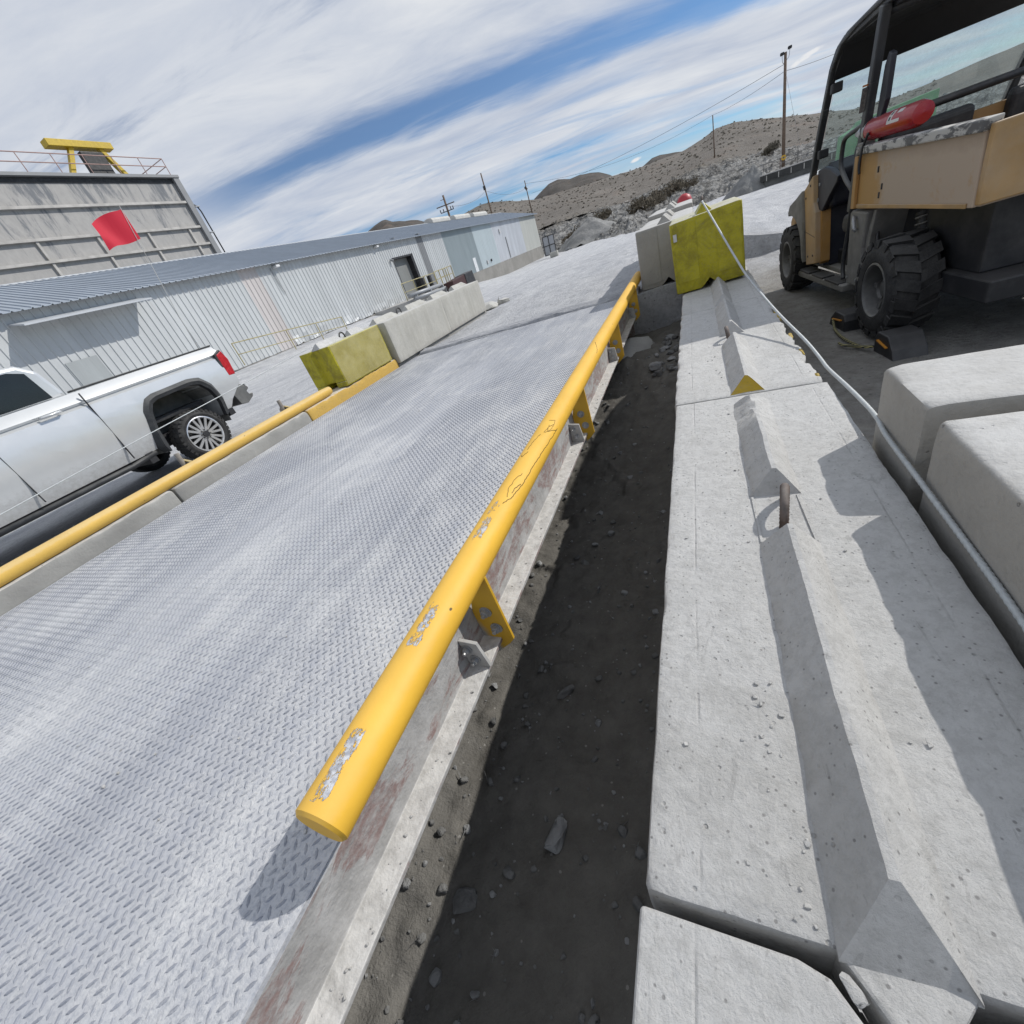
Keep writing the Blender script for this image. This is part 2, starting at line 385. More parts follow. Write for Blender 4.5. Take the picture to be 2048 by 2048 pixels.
def rail_mat(name, base, flakes, grime=.25):
    t = NT(name)
    x, y, z = t.xyz()
    c = t.mix(t.ramp(t.noise(5, None, 6, .6), (.3, 0), (.7, 1)), tuple(a * .93 for a in base), tuple(a * 1.05 for a in base))
    up = t.xyz(t.n('NewGeometry').outputs['Normal'])[2]
    c = t.mix(t.math('MULTIPLY', t.ramp(t.math('ADD', up, t.math('MULTIPLY', t.noise(12, None, 6, .7), .8)), (.75, 0), (1.5, 1)), grime), c, (.60, .52, .36))
    if flakes:
        # bare patches along the upper deck-side of the near metre of pipe
        nx = t.xyz(t.n('NewGeometry').outputs['Normal'])[0]
        band = t.math('MULTIPLY', t.ramp(t.math('ABSOLUTE', t.math('SUBTRACT', nx, .16)), (.24, 1), (.55, 0)), t.math('MULTIPLY', t.math('MULTIPLY', t.n('MapRange', {'interpolation_type': 'SMOOTHSTEP'}, i0=y, i1=-1.62, i2=-2.05).outputs[0], t.math('GREATER_THAN', y, -2.862)), t.ramp(t.noise(1, t.co((2, 5.5, 2)), 2, .5), (.38, .2), (.52, 1))))
        fl = t.math('ADD', t.math('MULTIPLY', t.noise(19, t.co((1.5, .6, 1.5)), 9, .8, .5), .65), t.math('MULTIPLY', t.noise(62, t.co((1.3, .8, 1.3)), 6, .8), .35))
        mk = t.ramp(t.math('ADD', fl, t.math('MULTIPLY', t.math('SUBTRACT', band, 1.), .5)), (.488, 0), (.50, 1))
        sp = t.vor(16).outputs['Distance']
        c = t.mix(mk, c, t.mix(t.ramp(t.noise(60, None, 5, .7), (.4, 0), (.6, 1)), (.33, .34, .37), (.58, .59, .61)))
        t.bump(t.math('ADD', t.math('MULTIPLY', mk, -1), t.math('MULTIPLY', t.noise(45, None, 4), .25)), .002, 1)
    else:
        mk = t.ramp(t.noise(10, t.co((1, .7, 1)), 9, .75), (.70, 0), (.73, 1)); c = t.mix(mk, c, (.10, .075, .05))
        t.bump(t.noise(40, None, 4), .0008)
    pit = t.ramp(t.noise(34, t.co((1, .55, 1)), 2, .5), (.755, 0), (.775, 1))
    c = t.mix(pit, c, (.13, .085, .03))
    c = t.mix(t.math('MULTIPLY', t.ramp(t.noise(3, t.co((1, .6, 1)), 8, .75, .6), (.52, 0), (.7, 1)), .35), c, tuple(a * .74 for a in base))
    t.P(Base_Color=c, Roughness=.58, Specular_IOR_Level=.35)
    return t.m
M_yrail = rail_mat('yellow_rail_paint', (.80, .465, .05), True, .10)
M_yrail2 = rail_mat('faded_yellow_rail_paint', (.66, .42, .09), False, .35)
def bracket_mat():
    t = NT('yellow_bracket_paint'); x, y, z = t.xyz()
    g = t.math('ADD', t.math('ADD', x, t.math('MULTIPLY', z, .42)), t.math('MULTIPLY', t.noise(18, None, 5), .05))
    c = t.mix(t.n('MapRange', i0=g, i1=-.135, i2=-.110).outputs[0], (.34, .335, .32), (.62, .36, .025))
    t.P(Base_Color=c, Roughness=.5); return t.m
M_brk = bracket_mat()

# ------------------------------------------------------------------ ground
def ground_h(x, y):
    x = np.asarray(x, float); y = np.asarray(y, float)
    far = -1.5 * sm(9, 52, y)
    mid = far
    left = np.minimum(-.40 + 0 * y, -.40 * (1 - sm(12, 30, y)) + far * sm(12, 30, y))
    right = np.minimum(-.50 + 0 * y, far)
    wl = sm(-4.35, -4.55, x) if False else sm(-5.2, -4.4, x)
    lf = sm(9.0, 12.5, y)
    a = np.where(y < 9.0, np.where(x < -4.42, 0., 1.), sm(-7.5, -4.2, x))
    b = np.where(y < 9.4, np.where(x > .0, 1., 0.), sm(-.2, 2.6, x))
    h = left * (1 - a) + mid * a
    h = h * (1 - b) + right * b
    h = np.where((y < 5.62) & (x > -4.42) & (x < -.03), -1.12, h)
    h = np.where((y < 5.62) & (x > -.06) & (x < .02), -.60, h)
    # bank at the foot of the long shed
    top = .2 * (1 - sm(24, 40, y)) - 1.3 * sm(34, 60, y)
    bk = sm(-18.9, -20.9, x)
    h = h * (1 - bk) + np.maximum(h, top) * bk
    n = .05 * fbm(x * .35, y * .35, 4) + .02 * fbm(x * 2.1, y * 2.1, 3)
    rut = .035 * fbm(x * 1.6 + .25 * y, y * .16, 4) + .016 * fbm(x * 6, y * 5, 3)
    k = sm(5.7, 7.5, y)
    return h + (n + rut) * np.where(y < 5.7, np.where(x < -4.42, .6, .5), .25 + .75 * k)

def ground_mat():
    t = NT('white_mineral_ground')
    tr = t.co((1, .16, 1), rot=(0, 0, R(-9)))
    big = t.noise(.16, None, 6, .6); st = t.noise(1.5, tr, 8, .7, .4); md = t.noise(1.3, None, 8, .7); fine = t.noise(26, None, 6, .75)
    c = t.mix(t.ramp(st, (.33, 0), (.68, 1)), (.37, .382, .41), (.62, .625, .63))
    c = t.mix(t.math('MULTIPLY', t.ramp(md, (.40, 0), (.68, 1)), .65), c, (.66, .66, .665))
    c = t.mix(t.math('MULTIPLY', t.ramp(fine, (.36, 1), (.54, 0)), .45), c, (.22, .22, .225))
    cr_ = t.noise(4.5, t.co((1, .5, 1), rot=(0, 0, R(-9))), 9, .78, .8)
    c = t.mix(t.math('MULTIPLY', t.ramp(cr_, (.36, 1), (.47, 0)), .5), c, (.28, .285, .30))
    x, y, z = t.xyz()
    # the yard right of the barrier is darker, gritty earth
    e = t.n('MapRange', {'interpolation_type': 'SMOOTHSTEP'}, i0=t.math('ADD', x, t.math('MULTIPLY', t.math('SUBTRACT', md, .5), 2.5)), i1=-.3, i2=.6)
    e = t.math('MULTIPLY', e.outputs[0], t.n('MapRange', {'interpolation_type': 'SMOOTHSTEP'}, i0=t.math('ADD', y, t.math('MULTIPLY', t.math('SUBTRACT', md, .5), 6)), i1=11., i2=6.0).outputs[0])
    dirt = t.mix(t.ramp(t.noise(9, None, 8, .75), (.3, 0), (.7, 1)), (.20, .185, .16), (.40, .38, .345))
    c = t.mix(t.math('MULTIPLY', e, .92), c, dirt)
    pv = t.vor(30); pk = t.ramp(t.n('SeparateColor', i0=pv.outputs['Color']).outputs[0], (.86, 0), (.88, 1))
    c = t.mix(t.math('MULTIPLY', t.math('MULTIPLY', t.ramp(pv.outputs['Distance'], (.2, 1), (.3, 0)), pk), .7), c, (.13, .13, .13))
    t.P(Base_Color=c, Roughness=.95, Specular_IOR_Level=.2)
    t.bump(t.math('ADD', t.math('ADD', md, t.math('MULTIPLY', fine, .5)), t.math('ADD', st, cr_)), .05, 1)
    return t.m
M_ground = ground_mat()
def axis(a, b, lo, hi, d, grow=1.13):
    xs = list(np.arange(lo, hi + 1e-6, d)); s = d
    while xs[-1] < b: s = min(s * grow, 60); xs.append(xs[-1] + s)
    s = d; l = []
    x = lo
    while x > a: s = min(s * grow, 60); x -= s; l.append(x)
    return np.array(l[::-1] + xs)
gx = np.unique(np.concatenate([axis(-1500, 1500, -4.9, 3.2, .085), [-4.43, -4.41, -.07, -.025, .01, .03, -.045]]))
gy = np.unique(np.concatenate([axis(-900, 2600, -1.6, 15, .09, 1.06), [5.60, 5.64, 9.02, 8.98]]))
X, Y = np.meshgrid(gx, gy)
gv = np.stack([X, Y, ground_h(X, Y)], -1).reshape(-1, 3)
ground = mesh_obj('ground', gv, grid_faces(len(gx), len(gy)), M_ground, smooth=True, sharp=50)
tag(ground, kind='structure')

# trench floor between the scale and the barrier row
def trench_h(x, y):
    h = -.78 - .085 * sm(.2, 1.0, y) + .415 * sm(2.4, 4.8, y) + .05 * sm(-.42, -.2, x)
    h = h + .05 * sm(.35, 0., np.hypot((x + .60) * 1.2, y - 4.6) - .1)
    n = .03 * fbm(x * 3, y * 3, 3) + .018 * fbm(x * 13, y * 13, 4)
    lump = np.clip(fbm(x * 7 + 5, y * 7, 3) - .22, 0, 1) * .10
    return h + n + lump * sm(.2, 1.6, y)
def soil_mat():
    t = NT('dark_trench_soil')
    a = t.noise(7, None, 8, .7); f = t.noise(90, None, 4, .7)
    c = t.mix(t.ramp(a, (.3, 0), (.7, 1)), (.118, .112, .101), (.195, .186, .168))
    c = t.mix(t.math('MULTIPLY', t.ramp(f, (.55, 0), (.75, 1)), .35), c, (.20, .195, .185))
    v = t.vor(55); k = t.ramp(t.n('SeparateColor', i0=v.outputs['Color']).outputs[0], (.965, 0), (.97, 1))
    c = t.mix(t.math('MULTIPLY', t.math('MULTIPLY', t.ramp(v.outputs['Distance'], (.22, 1), (.3, 0)), k), .8), c, (.34, .33, .31))
    x, y, z = t.xyz(); dl = t.n('MapRange', {'interpolation_type': 'SMOOTHSTEP'}, i0=t.math('ADD', t.math('ADD', x, t.math('MULTIPLY', y, .25)), t.math('MULTIPLY', t.noise(5, None, 7, .7), .35)), i1=-.58, i2=-.76)
    c = t.mix(t.math('MULTIPLY', dl.outputs[0], .30), c, (.30, .295, .28))
    t.P(Base_Color=c, Roughness=.95, Specular_IOR_Level=.15); t.bump(t.math('ADD', a, t.math('MULTIPLY', f, .5)), .012, 1)
    return t.m
M_soil = soil_mat()
tx = np.arange(-1.75, -.02, .0125); ty = np.arange(-1.6, 5.72, .0125)
X, Y = np.meshgrid(tx, ty)
trench = mesh_obj('trench_floor', np.stack([X, Y, trench_h(X, Y)], -1).reshape(-1, 3), grid_faces(len(tx), len(ty)), M_soil, smooth=True)
tag(trench, kind='structure')
M_stone = simple('grey_stone', (.27, .275, .28), .9, 0, .35, 9, .35, (.4, .4, .39), .01)
M_stoned = simple('dark_stone', (.15, .15, .148), .9, 0, .35, 12, .3, (.3, .3, .29), .008)
def zt(x, y): return float(trench_h(np.array(x), np.array(y)))
def stone(x, y, dims, rot, seed, label, name='stone', mt=None, up=.28, tilt=0, group=None):
    o = MB().rock((0, 0, dims[2] * up), dims, rot, seed, 0, tilt).build(name, mt or M_stone, smooth=True, sharp=40)
    o.location = (x, y, zt(x, y)); return tag(o, label, 'stone', group)
stone(-.545, .455, (.062, .135, .055), R(-14), 5, 'largest pale elongated stone lying alone on the dark near trench floor', up=.38)
stone(-.665, 1.03, (.035, .105, .035), R(-38), 9, 'slim greyish stick-like stone on the trench floor beside the nearest bracket', mt=M_stoned, up=.4)
stone(-.79, .22, (.09, .075, .03), R(20), 12, 'flat dark broken slab half sunk in the nearest part of the trench', mt=M_stoned, up=.3)
stone(-.42, 4.25, (.13, .11, .085), R(12), 21, 'smooth grey square-cut stone near the far end of the trench', up=.4)
stone(-.615, 2.17, (.05, .055, .04), 1, 31, 'pale round stone in the middle of the trench floor', up=.35)
stone(-.295, 1.5, (.03, .036, .026), 2, 32, 'small rounded stone against the foot of the concrete barrier', up=.4)
stone(-.74, 1.9, (.055, .07, .03), .6, 33, 'dark flat stone on the sunlit edge of the trench', mt=M_stoned, up=.4)
stone(-.70, 2.05, (.045, .04, .03), .2, 36, 'grey chip just beyond the flat stone at the sunlit trench edge', up=.4)
M_rubble = concrete('rubble_concrete', (.33, .33, .32), .3, .3, .4)
o = MB().rock((0, 0, 0), (.40, .62, .30), R(-20), 41, tilt=R(14)).build('rubble_chunk', M_rubble, smooth=True, sharp=35)
o.location = (-.66, 4.75, -.45); tag(o, 'big broken pale concrete chunk half buried at the far end of the trench', 'rubble')
rr = random.Random(3)
for i in range(26):
    x = rr.uniform(-.42, -.21); y = rr.uniform(4.1, 5.1)
    stone(x, y, (rr.uniform(.05, .11), rr.uniform(.04, .09), rr.uniform(.03, .06)), rr.uniform(0, 3), 60 + i, 'angular grey stone in the heap of broken rock at the far right of the trench', mt=rr.choice((M_stone, M_stoned)), up=.3, group='heap of broken rock in the trench')
peb = MB()
for i in range(700):
    y = rr.random() ** 1.4 * 5.4 - .2; x = rr.uniform(-1.1, -.16); s = rr.choice((.004, .006, .008, .008, .012, .012, .022)) * rr.uniform(.7, 1.5)
    peb.rock((x, y, zt(x, y) + s * .2), (s * 1.3, s * rr.uniform(.8, 1.7), s), rr.uniform(0, 3), i, rr.choice((0, 0, 1)))
tag(peb.build('gravel', [M_stoned, M_stone], smooth=True, sharp=40), kind='stuff')
# ------------------------------------------------------------------ truck scale
scale = thing('truck_scale', 'long dusty diamond-plate steel weighing deck between the two yellow pipe rails', 'truck scale', (-2.3, 2.5, 0))
X0, X1, Y0, Y1 = -3.905, -.718, -2.2, 5.65
def deck():
    v = [(X0, Y0, 0), (X1, Y0, 0), (X1, Y1, 0), (X0, Y1, 0), (X0, Y0, -.012), (X1, Y0, -.012), (X1, Y1, -.012), (X0, Y1, -.012)]
    vs = [np.array(v)]; fs = [(0, 1, 2, 3), (7, 6, 5, 4), (0, 4, 5, 1), (1, 5, 6, 2), (2, 6, 7, 3), (3, 7, 4, 0)]; mi = [0] * 6
    base = 8
    for dx, dy, sgn in ((0, 0, 1), (-.0156, -.0163, -1)):
        i = np.arange(-100, 16); j = np.arange(-72, 180)
        I, J = np.meshgrid(i, j); cx = (-1.0131 + dx + .0307 * I).ravel(); cy = (-.0147 + dy + .0326 * J).ravel()
        k = (cx > X0 + .012) & (cx < X1 - .012) & (cy > Y0 + .015) & (cy < Y1 - .015); cx = cx[k]; cy = cy[k]
        a = math.radians(52) * sgn; ca, sa = math.cos(a), math.sin(a)
        L, Wd, h = .0116, .0034, .0034
        out = [(-L, 0, .0002), (-L * .45, -Wd, .0002), (L * .45, -Wd, .0002), (L, 0, .0002), (L * .45, Wd, .0002), (-L * .45, Wd, .0002),
               (-L * .7, 0, h), (-L * .4, -Wd * .5, h), (L * .4, -Wd * .5, h), (L * .7, 0, h), (L * .4, Wd * .5, h), (-L * .4, Wd * .5, h)]
        o = np.array(out); P = np.empty((len(cx), 12, 3))
        # worn lugs: height falls in patches
        wear = np.clip(.75 + 1.1 * fbm(cx * 1.3 + 3, cy * .45, 3), .45, 1.0)
        P[:, :, 0] = cx[:, None] + o[None, :, 0] * ca - o[None, :, 1] * sa
        P[:, :, 1] = cy[:, None] + o[None, :, 0] * sa + o[None, :, 1] * ca
        P[:, :, 2] = o[None, :, 2] * wear[:, None] + (o[None, :, 2] < .001) * 0
        vs.append(P.reshape(-1, 3))
        F = [[6, 7, 8, 9, 10, 11]] + [[q, (q + 1) % 6, 6 + (q + 1) % 6, 6 + q] for q in range(6)]
        for q in range(len(cx)):
            b = base + 12 * q
            fs += [[b + w for w in f] for f in F]
        mi += [1] * (7 * len(cx)); base += 12 * len(cx)
    return mesh_obj('deck_plate', np.concatenate(vs), fs, [M_deck, M_lug], scale, fmats=mi)
deck()
b = MB()
# channel along the trench side: web, flanges with a dusty toe
b.prism([(-.732, -.013), (-.720, -.013), (-.720, -.162), (-.655, -.168), (-.655, -.182), (-.732, -.182)], 'y', Y0, Y1)
b.build('side_beam', M_beam, scale, bevel=.003)
MB().box(X0 + .02, -.735, Y1 - .03, Y1 - .004, -.5, -.013).build('end_beam', M_beam, scale)
MB().box(X0 + .01, X0 + .03, Y0, Y1 - .04, -.4, -.013).build('side_beam', M_beam, scale)
b = MB()
MB().box(-2.3215, -2.3185, Y0, Y1, .0003, .0008).build('plate_seam', simple('seam_grey', (.24, .25, .28), .7), scale)
# worn plate and caked dust strip where the deck meets the ramp
def strip_mat():
    t = NT('caked_ramp_edge'); n = t.noise(3, t.co((.7, 6, 1)), 9, .75, .5); f = t.noise(20, None, 7, .75)
    c = t.mix(t.ramp(n, (.38, 0), (.62, 1)), (.20, .21, .235), (.47, .475, .49)); c = t.mix(t.math('MULTIPLY', t.ramp(f, (.5, 0), (.7, 1)), .6), c, (.6, .6, .6))
    t.P(Base_Color=c, Roughness=.9); t.bump(t.math('ADD', n, f), .02, 1); return t.m
sx = np.arange(-3.86, -.62, .02); sy = np.linspace(5.664, 5.98, 22); A_, B_ = np.meshgrid(sx, sy)
sz = .012 + .035 * np.sin(np.pi * np.clip((B_ - 5.664) / .316, 0, 1)) ** .8 + .016 * fbm(A_ * 3, B_ * 14, 4) - .09 * sm(5.9, 5.98, B_) - .05 * sm(5.69, 5.664, B_)
tag(mesh_obj('ramp_edge', np.stack([A_, B_, sz], -1).reshape(-1, 3), grid_faces(len(sx), len(sy)), strip_mat(), smooth=True), kind='structure')

def hexbolt(mb, c, axis, r=.014, h=.012):
    mb.lathe([(0, 0), (r * 1.5, 0), (r * 1.5, .003), (0, .003)], c, axis, 16)
    u, w, d = frame_of(axis); c2 = Vector(c) + d * .003
    mb.lathe([(r, 0), (r, h), (r * .6, h + .002), (0, h + .002)], c2, axis, 6)
    mb.lathe([(r * .5, h), (r * .5, h + .010), (0, h + .010)], c2, axis, 10)

rail = thing('guard_rail', 'bright yellow thick pipe rail with flaking paint beside the open trench', 'guard rail', (-.665, 3, .12), group=None)
PX, PZ, PR = -.665, .125, .053
p = MB()
ys = list(np.linspace(.125, 6.15, 90))
p.lathe([(0, -.004), (PR - .006, -.004), (PR, .002)] + [(PR, y - .12) for y in ys] + [(PR - .008, 6.04), (PR * .5, 6.055), (0, 6.058)], (PX, .12, PZ), (0, 1, 0), 40)
p.build('pipe', M_yrail, rail, smooth=True, sharp=40)
for yy in (-.72, .775, 2.30, 3.80, 5.33):
    if yy < 0: continue
    g = MB(); poly = [(-.655, .105), (-.618, .100), (-.612, -.172), (-.632, -.195), (-.700, -.250), (-.720, -.250), (-.7185, -.05), (-.700, .02)]
    g.prism(poly, 'y', yy, yy + .011); br = g.build('bracket', M_brk, rail, bevel=.0015)
    for c, d_, q in (((-.668, yy - .0005, -.045), -1, .014), ((-.655, yy - .0005, -.118), -1, .014), ((-.655, yy + .0115, -.060), 1, .012)):
        bo = MB(); hexbolt(bo, c, (0, d_, 0), q); bo.build('bolt', M_steel, br, smooth=True, sharp=30)
    g2 = MB().prism([(-.719, -.05), (-.66, -.06), (-.648, -.165), (-.719, -.165)], 'y', yy - .115, yy - .103)
    st = g2.build('gusset', simple('pale_gusset', (.42, .415, .40), .8, 0, .15, 20), rail, bevel=.0015)
    for c in ((-.700, yy - .1155, -.085), (-.688, yy - .1155, -.13)):
        bo = MB(); hexbolt(bo, c, (0, -1, 0), .012, .010); bo.build('bolt', M_steel, st, smooth=True, sharp=30)
# hairline cracks in the paint: thin dark ridges lying on the pipe
def on_pipe(y, deg): a = R(deg); return (PX + math.sin(a) * (PR + .0004), y, PZ + math.cos(a) * (PR + .0004))
M_crack = simple('dark_crack', (.13, .085, .02), .8)
def crack(pts, r=.0013):
    pts = [(a, b + 27) for a, b in pts]
    q = []
    for (y0, a0), (y1, a1) in zip(pts, pts[1:]):
        n = max(2, int(abs(y1 - y0) / .012) + int(abs(a1 - a0) / 6))
        q += [on_pipe(y0 + (y1 - y0) * i / n + rr.uniform(-.002, .002), a0 + (a1 - a0) * i / n + rr.uniform(-2, 2)) for i in range(n)]
    q.append(on_pipe(*pts[-1])); MB().tube(q, r, 4).build('paint_crack', M_crack, rail)
crack([(1.72, -8), (1.74, 18), (1.66, 22), (1.62, 12), (1.68, 2)], .0011)
crack([(1.70, 20), (1.66, 6), (1.60, 0), (1.68, 46), (1.70, 48), (1.52, 40), (1.36, 34), (1.20, 30), (1.10, 18), (1.06, 2)], .0013)
crack([(1.58, -12), (1.50, -26), (1.44, -30)], .0012)
crack([(1.42, -20), (1.38, -36), (1.40, -42)], .0012)
crack([(1.26, 10), (1.22, -4), (1.15, -8), (1.10, 4)], .0012)
crack([(1.20, 24), (1.16, 12), (1.13, 12)], .0016)
crack([(3.0, -20), (2.86, 24), (2.80, 34)], .0012)

rail2 = thing('guard_rail', 'faded yellow pipe rail resting on the low concrete curb by the pickup truck', 'guard rail', (-3.98, 2, .17))
p = MB(); p.lathe([(0, 0), (.044, 0), (.05, .006)] + [(.05, y) for y in np.linspace(.1, 7.1, 30)] + [(.044, 7.2), (.0, 7.2)], (-3.975, -3.38, .177), (0, 1, 0), 28)
p.build('pipe', M_yrail2, rail2, smooth=True, sharp=40)
M_brk2 = simple('dusty_steel_bracket', (.21, .19, .165), .8, .1, .3, 20, .6)
M_brky = simple('bracket_yellow', (.42, .30, .07), .7, 0, .3, 20, .5)
for yy in (.55, 2.06, 3.24):
    g = MB(); g.prism([(-4.02, .10), (-4.02, .215), (-4.13, .255), (-4.17, .22), (-4.17, .127)], 'y', yy - .012, yy); br = g.build('bracket', M_brk2, rail2, bevel=.001)
    MB().beam((-4.01, yy - .006, .222), (-4.135, yy - .006, .262), .02, .006).build('bracket_edge', M_brky, br)
    q = MB(); q.lathe([(0, 0), (.02, 0), (.02, .19), (.016, .195), (0, .195)], (-4.085, yy - .035, .127), (.0, .04, 1), 14); q.build('stake', M_brk2, rail2, smooth=True, sharp=40)

# ------------------------------------------------------------------ concrete blocks
def ero(p, seed, amp): return mnoise.noise(Vector(p) * 9 + Vector((seed, seed * .3, 0))) * amp + mnoise.noise(Vector(p) * 31 + Vector((seed * .7, 3, 1))) * amp * .5
def rounded(poly, r):
    out = []; n = len(poly)
    for i in range(n):
        a, b, c = Vector(poly[i - 1]), Vector(poly[i]), Vector(poly[(i + 1) % n])
        u = (a - b); w = (c - b); q = min(r, u.length * .45, w.length * .45)
        u.normalize(); w.normalize()
        out += [tuple(b + u * q), tuple(b + (u + w) * q * .29), tuple(b + w * q)]
    return out
def resample(poly, d):
    out = []; n = len(poly)
    for i in range(n):
        a, b = Vector(poly[i]), Vector(poly[(i + 1) % n]); k = max(1, int((b - a).length / d + .5))
        out += [tuple(a + (b - a) * j / k) for j in range(k)]
    return out
def block_body(mb, x0, x1, y0, y1, z0, z1, seed=0, d=.03, r=.012, notch=None, groove=None, chip=.006, mi=0, rough_right=0):
    """cast block lying along y; the long edges are worn, the ends slightly rounded; notch = V cut along the bottom"""
    poly = [(x0, z0), (x1, z0), (x1, z1), (x0, z1)]
    if notch:
        cx, hw, hh = notch
        poly = [(x0, z0), (cx - hw, z0), (cx, z0 + hh), (cx + hw, z0), (x1, z0), (x1, z1), (x0, z1)]
    sec = resample(rounded(poly, r), d); n = len(sec)
    ccx, ccz = (x0 + x1) / 2, (z0 + z1) / 2
    L = y1 - y0; k = max(3, int(L / d)); ts = [0, .25 * r / L, r / L] + [r / L + (1 - 2 * r / L) * i / k for i in range(1, k)] + [1 - r / L, 1 - .25 * r / L, 1]
    vs = []; corners = [Vector(p) for p in poly]
    for ti, t in enumerate(ts):
        y = y0 + L * t; ins = 0
        if ti in (0, len(ts) - 1): ins = r
        elif ti in (1, len(ts) - 2): ins = r * .3
        for (x, z) in sec:
            p = Vector((x, z)); ed = min((p - c).length for c in corners[-2:] + corners[:1])
            near = max(0, 1 - ed / .05)
            c = Vector((ccx, ccz)); dv = (c - p); dv.normalize()
            e = ero((x, y, z), seed, .0016) + near * max(0, .25 + ero((x, y, z), seed + 5, 1.0)) * chip
            if rough_right and x > x1 - .03 and z > z1 - .05:
                e += max(0, ero((0, y * .6, 0), seed + 9, 1.) + .2) * rough_right
            q = p + Vector((math.copysign(min(abs(ccx - x), ins), ccx - x), math.copysign(min(abs(ccz - z), ins), ccz - z))) + dv * e
            yy = y + (ero((x, 0, z), seed + 2, .002) + (near * chip * .4 * max(0, ero((x, 1, z), seed + 3, 1.)) * (1 if t < .5 else -1)) if ti in (0, 1, len(ts) - 1, len(ts) - 2) else 0)
            vs.append((q.x, yy, q.y))
    m = len(ts)
    fs = [[i * n + j, i * n + (j + 1) % n, (i + 1) * n + (j + 1) % n, (i + 1) * n + j] for i in range(m - 1) for j in range(n)]
    fs += [list(range(n))[::-1], list(range((m - 1) * n, m * n))]
    fs = [f[::-1] for f in fs]
    mb.add(vs, fs, mi)
    return mb
def ridge(mb, cx, hw, h, y0, y1, z, seed=0, s0=.05, s1=.05, mi=0, end0=None, wob=.003, d=.02, spall=None):
    """key on the top of a block: flat slanted ends, slightly worn crest"""
    prof = [(-1.0, -.1), (-1.0, 0), (-.66, .34), (-.33, .67), (-.09, .91), (.09, .91), (.33, .67), (.66, .34), (1.0, 0), (1.0, -.1)]
    N = len(prof); k = max(4, int((y1 - y0) / d)); vs = []
    for i in range(k + 1):
        t = i / k
        for j, (a, q) in enumerate(prof):
            q_ = max(q, 0); ya = y0 + s0 * q_; yb = y1 - s1 * q_; y = ya + (yb - ya) * t
            x = cx + a * hw; zq = z + h * q
            if q_ > .2:
                e = ero((x, y, zq), seed, wob) * (1 if 0 < i < k else .4); x += e * .5; zq += e - (abs(ero((x, y, zq), seed + 4, .004)) if q_ > .85 else 0)
                for (sy, sr, sd) in spall or []:
                    g = max(0, 1 - abs(y - sy) / sr) * q_; zq -= sd * g * (.5 + abs(ero((x * 2, y * 3, 0), seed + 8, 1.2)))
            if q_ == 0 and q > -.05: x += ero((x, y, 0), seed + 6, .006)
            vs.append((x, y, zq))
    fs = [[i * N + j, i * N + j + 1, (i + 1) * N + j + 1, (i + 1) * N + j] for i in range(k) for j in range(N - 1)]
    mb.add(vs, [f[::-1] for f in fs], mi)
    mb.add([vs[j] for j in range(N)], [list(range(N))], end0 if end0 is not None else mi); mb.add([vs[k * N + j] for j in range(N)], [list(range(N))[::-1]], mi)
    return mb
def loop(parent, x, y0, y1, z, h, r=.0105, mat=None, name='lifting_loop', lean=0, x1=None):
    x1 = x if x1 is None else x1
    pts = [(x, y0, z - .03)]
    n = 12
    for i in range(n + 1):
        a = math.pi * i / n
        pts.append((x + (x1 - x) * (1 - math.cos(a)) / 2 + lean * math.sin(a), (y0 + y1) / 2 - math.cos(a) * (y1 - y0) / 2, z + h * math.sin(a) ** .7))
    pts.append((x1, y1, z - .03))
    rs = []
    q = []
    for (a, b_) in zip(pts, pts[1:]):
        for t in (0, .25, .5, .75): q.append(tuple(Vector(a).lerp(Vector(b_), t)))
    q.append(pts[-1])
    return MB().tube(q, [r * (1.0 if i % 2 else 1.13) for i in range(len(q))], 10).build(name, mat or M_rebar, parent, smooth=True)
GB = 'concrete blocks laid end to end along the trench'
def barrier(y0, y1, label, seed, x0=-.134, x1=.470, fine=.022, chip=.005, ends=None, rr_=0, spall=None):
    t = thing('concrete_block', label, 'concrete block', ((x0 + x1) / 2, (y0 + y1) / 2, -.6), group=GB)
    b = block_body(MB(), x0, x1, y0, y1, -.60, 0, seed, fine, .010, chip=chip, rough_right=rr_)
    for k, (a, c, s0, s1, e0) in enumerate(ends or []):
        ridge(b, .173, .067, .078, a, c, 0, seed + k, s0, s1, 0, e0, spall=spall)
    b.build('block_body', [M_conc, M_yedge], t, smooth=True, sharp=38)
    return t
# nearest block (bottom edge of the picture)
t1 = thing('concrete_block', 'nearest grey concrete barrier block, cut off by the bottom edge below the open gap', 'concrete block', (.16, -.8, -.6), group=GB)
b = MB()
b.prism([(-.138, -1.75), (.462, -1.75), (.462, .184), (.262, .184), (.182, .092), (.166, .092), (.094, .176), (.06, .185), (-.138, .187)], 'z', -.6, 0)
b.build('block_body', M_conc, t1, bevel=.007, seg=3)
ridge(MB(), .173, .067, .078, -1.7, .02, 0, 1, .05, .05).build('top_ridge', M_conc, t1, smooth=True, sharp=38)
o = MB().rock((0, 0, 0), (.034, .020, .012), -.85, 77).build('concrete_chip', M_conc, smooth=True, sharp=40); o.location = (.114, .173, -.002); tag(o, 'pale concrete chip wedged in the bend of the open gap', 'chip')
t2 = barrier(.205, 2.084, 'long concrete block with one rusty rebar loop standing in its ridge gap', 2, ends=[(.196, 1.015, .085, .002, None), (1.247, 1.985, .050, .05, None)], chip=.004, spall=[(1.80, .16, .035), (1.93, .06, .03), (.55, .08, .008)])
MB().prism([(.106, .222), (.106, .203), (.165, .128), (.181, .128), (.240, .203), (.240, .222)], 'z', -.6, -.0015).build('end_key', M_conc, t2, bevel=.006)
loop(t2, .172, 1.086, 1.222, 0, .074, .011, x1=.192)
b = MB()
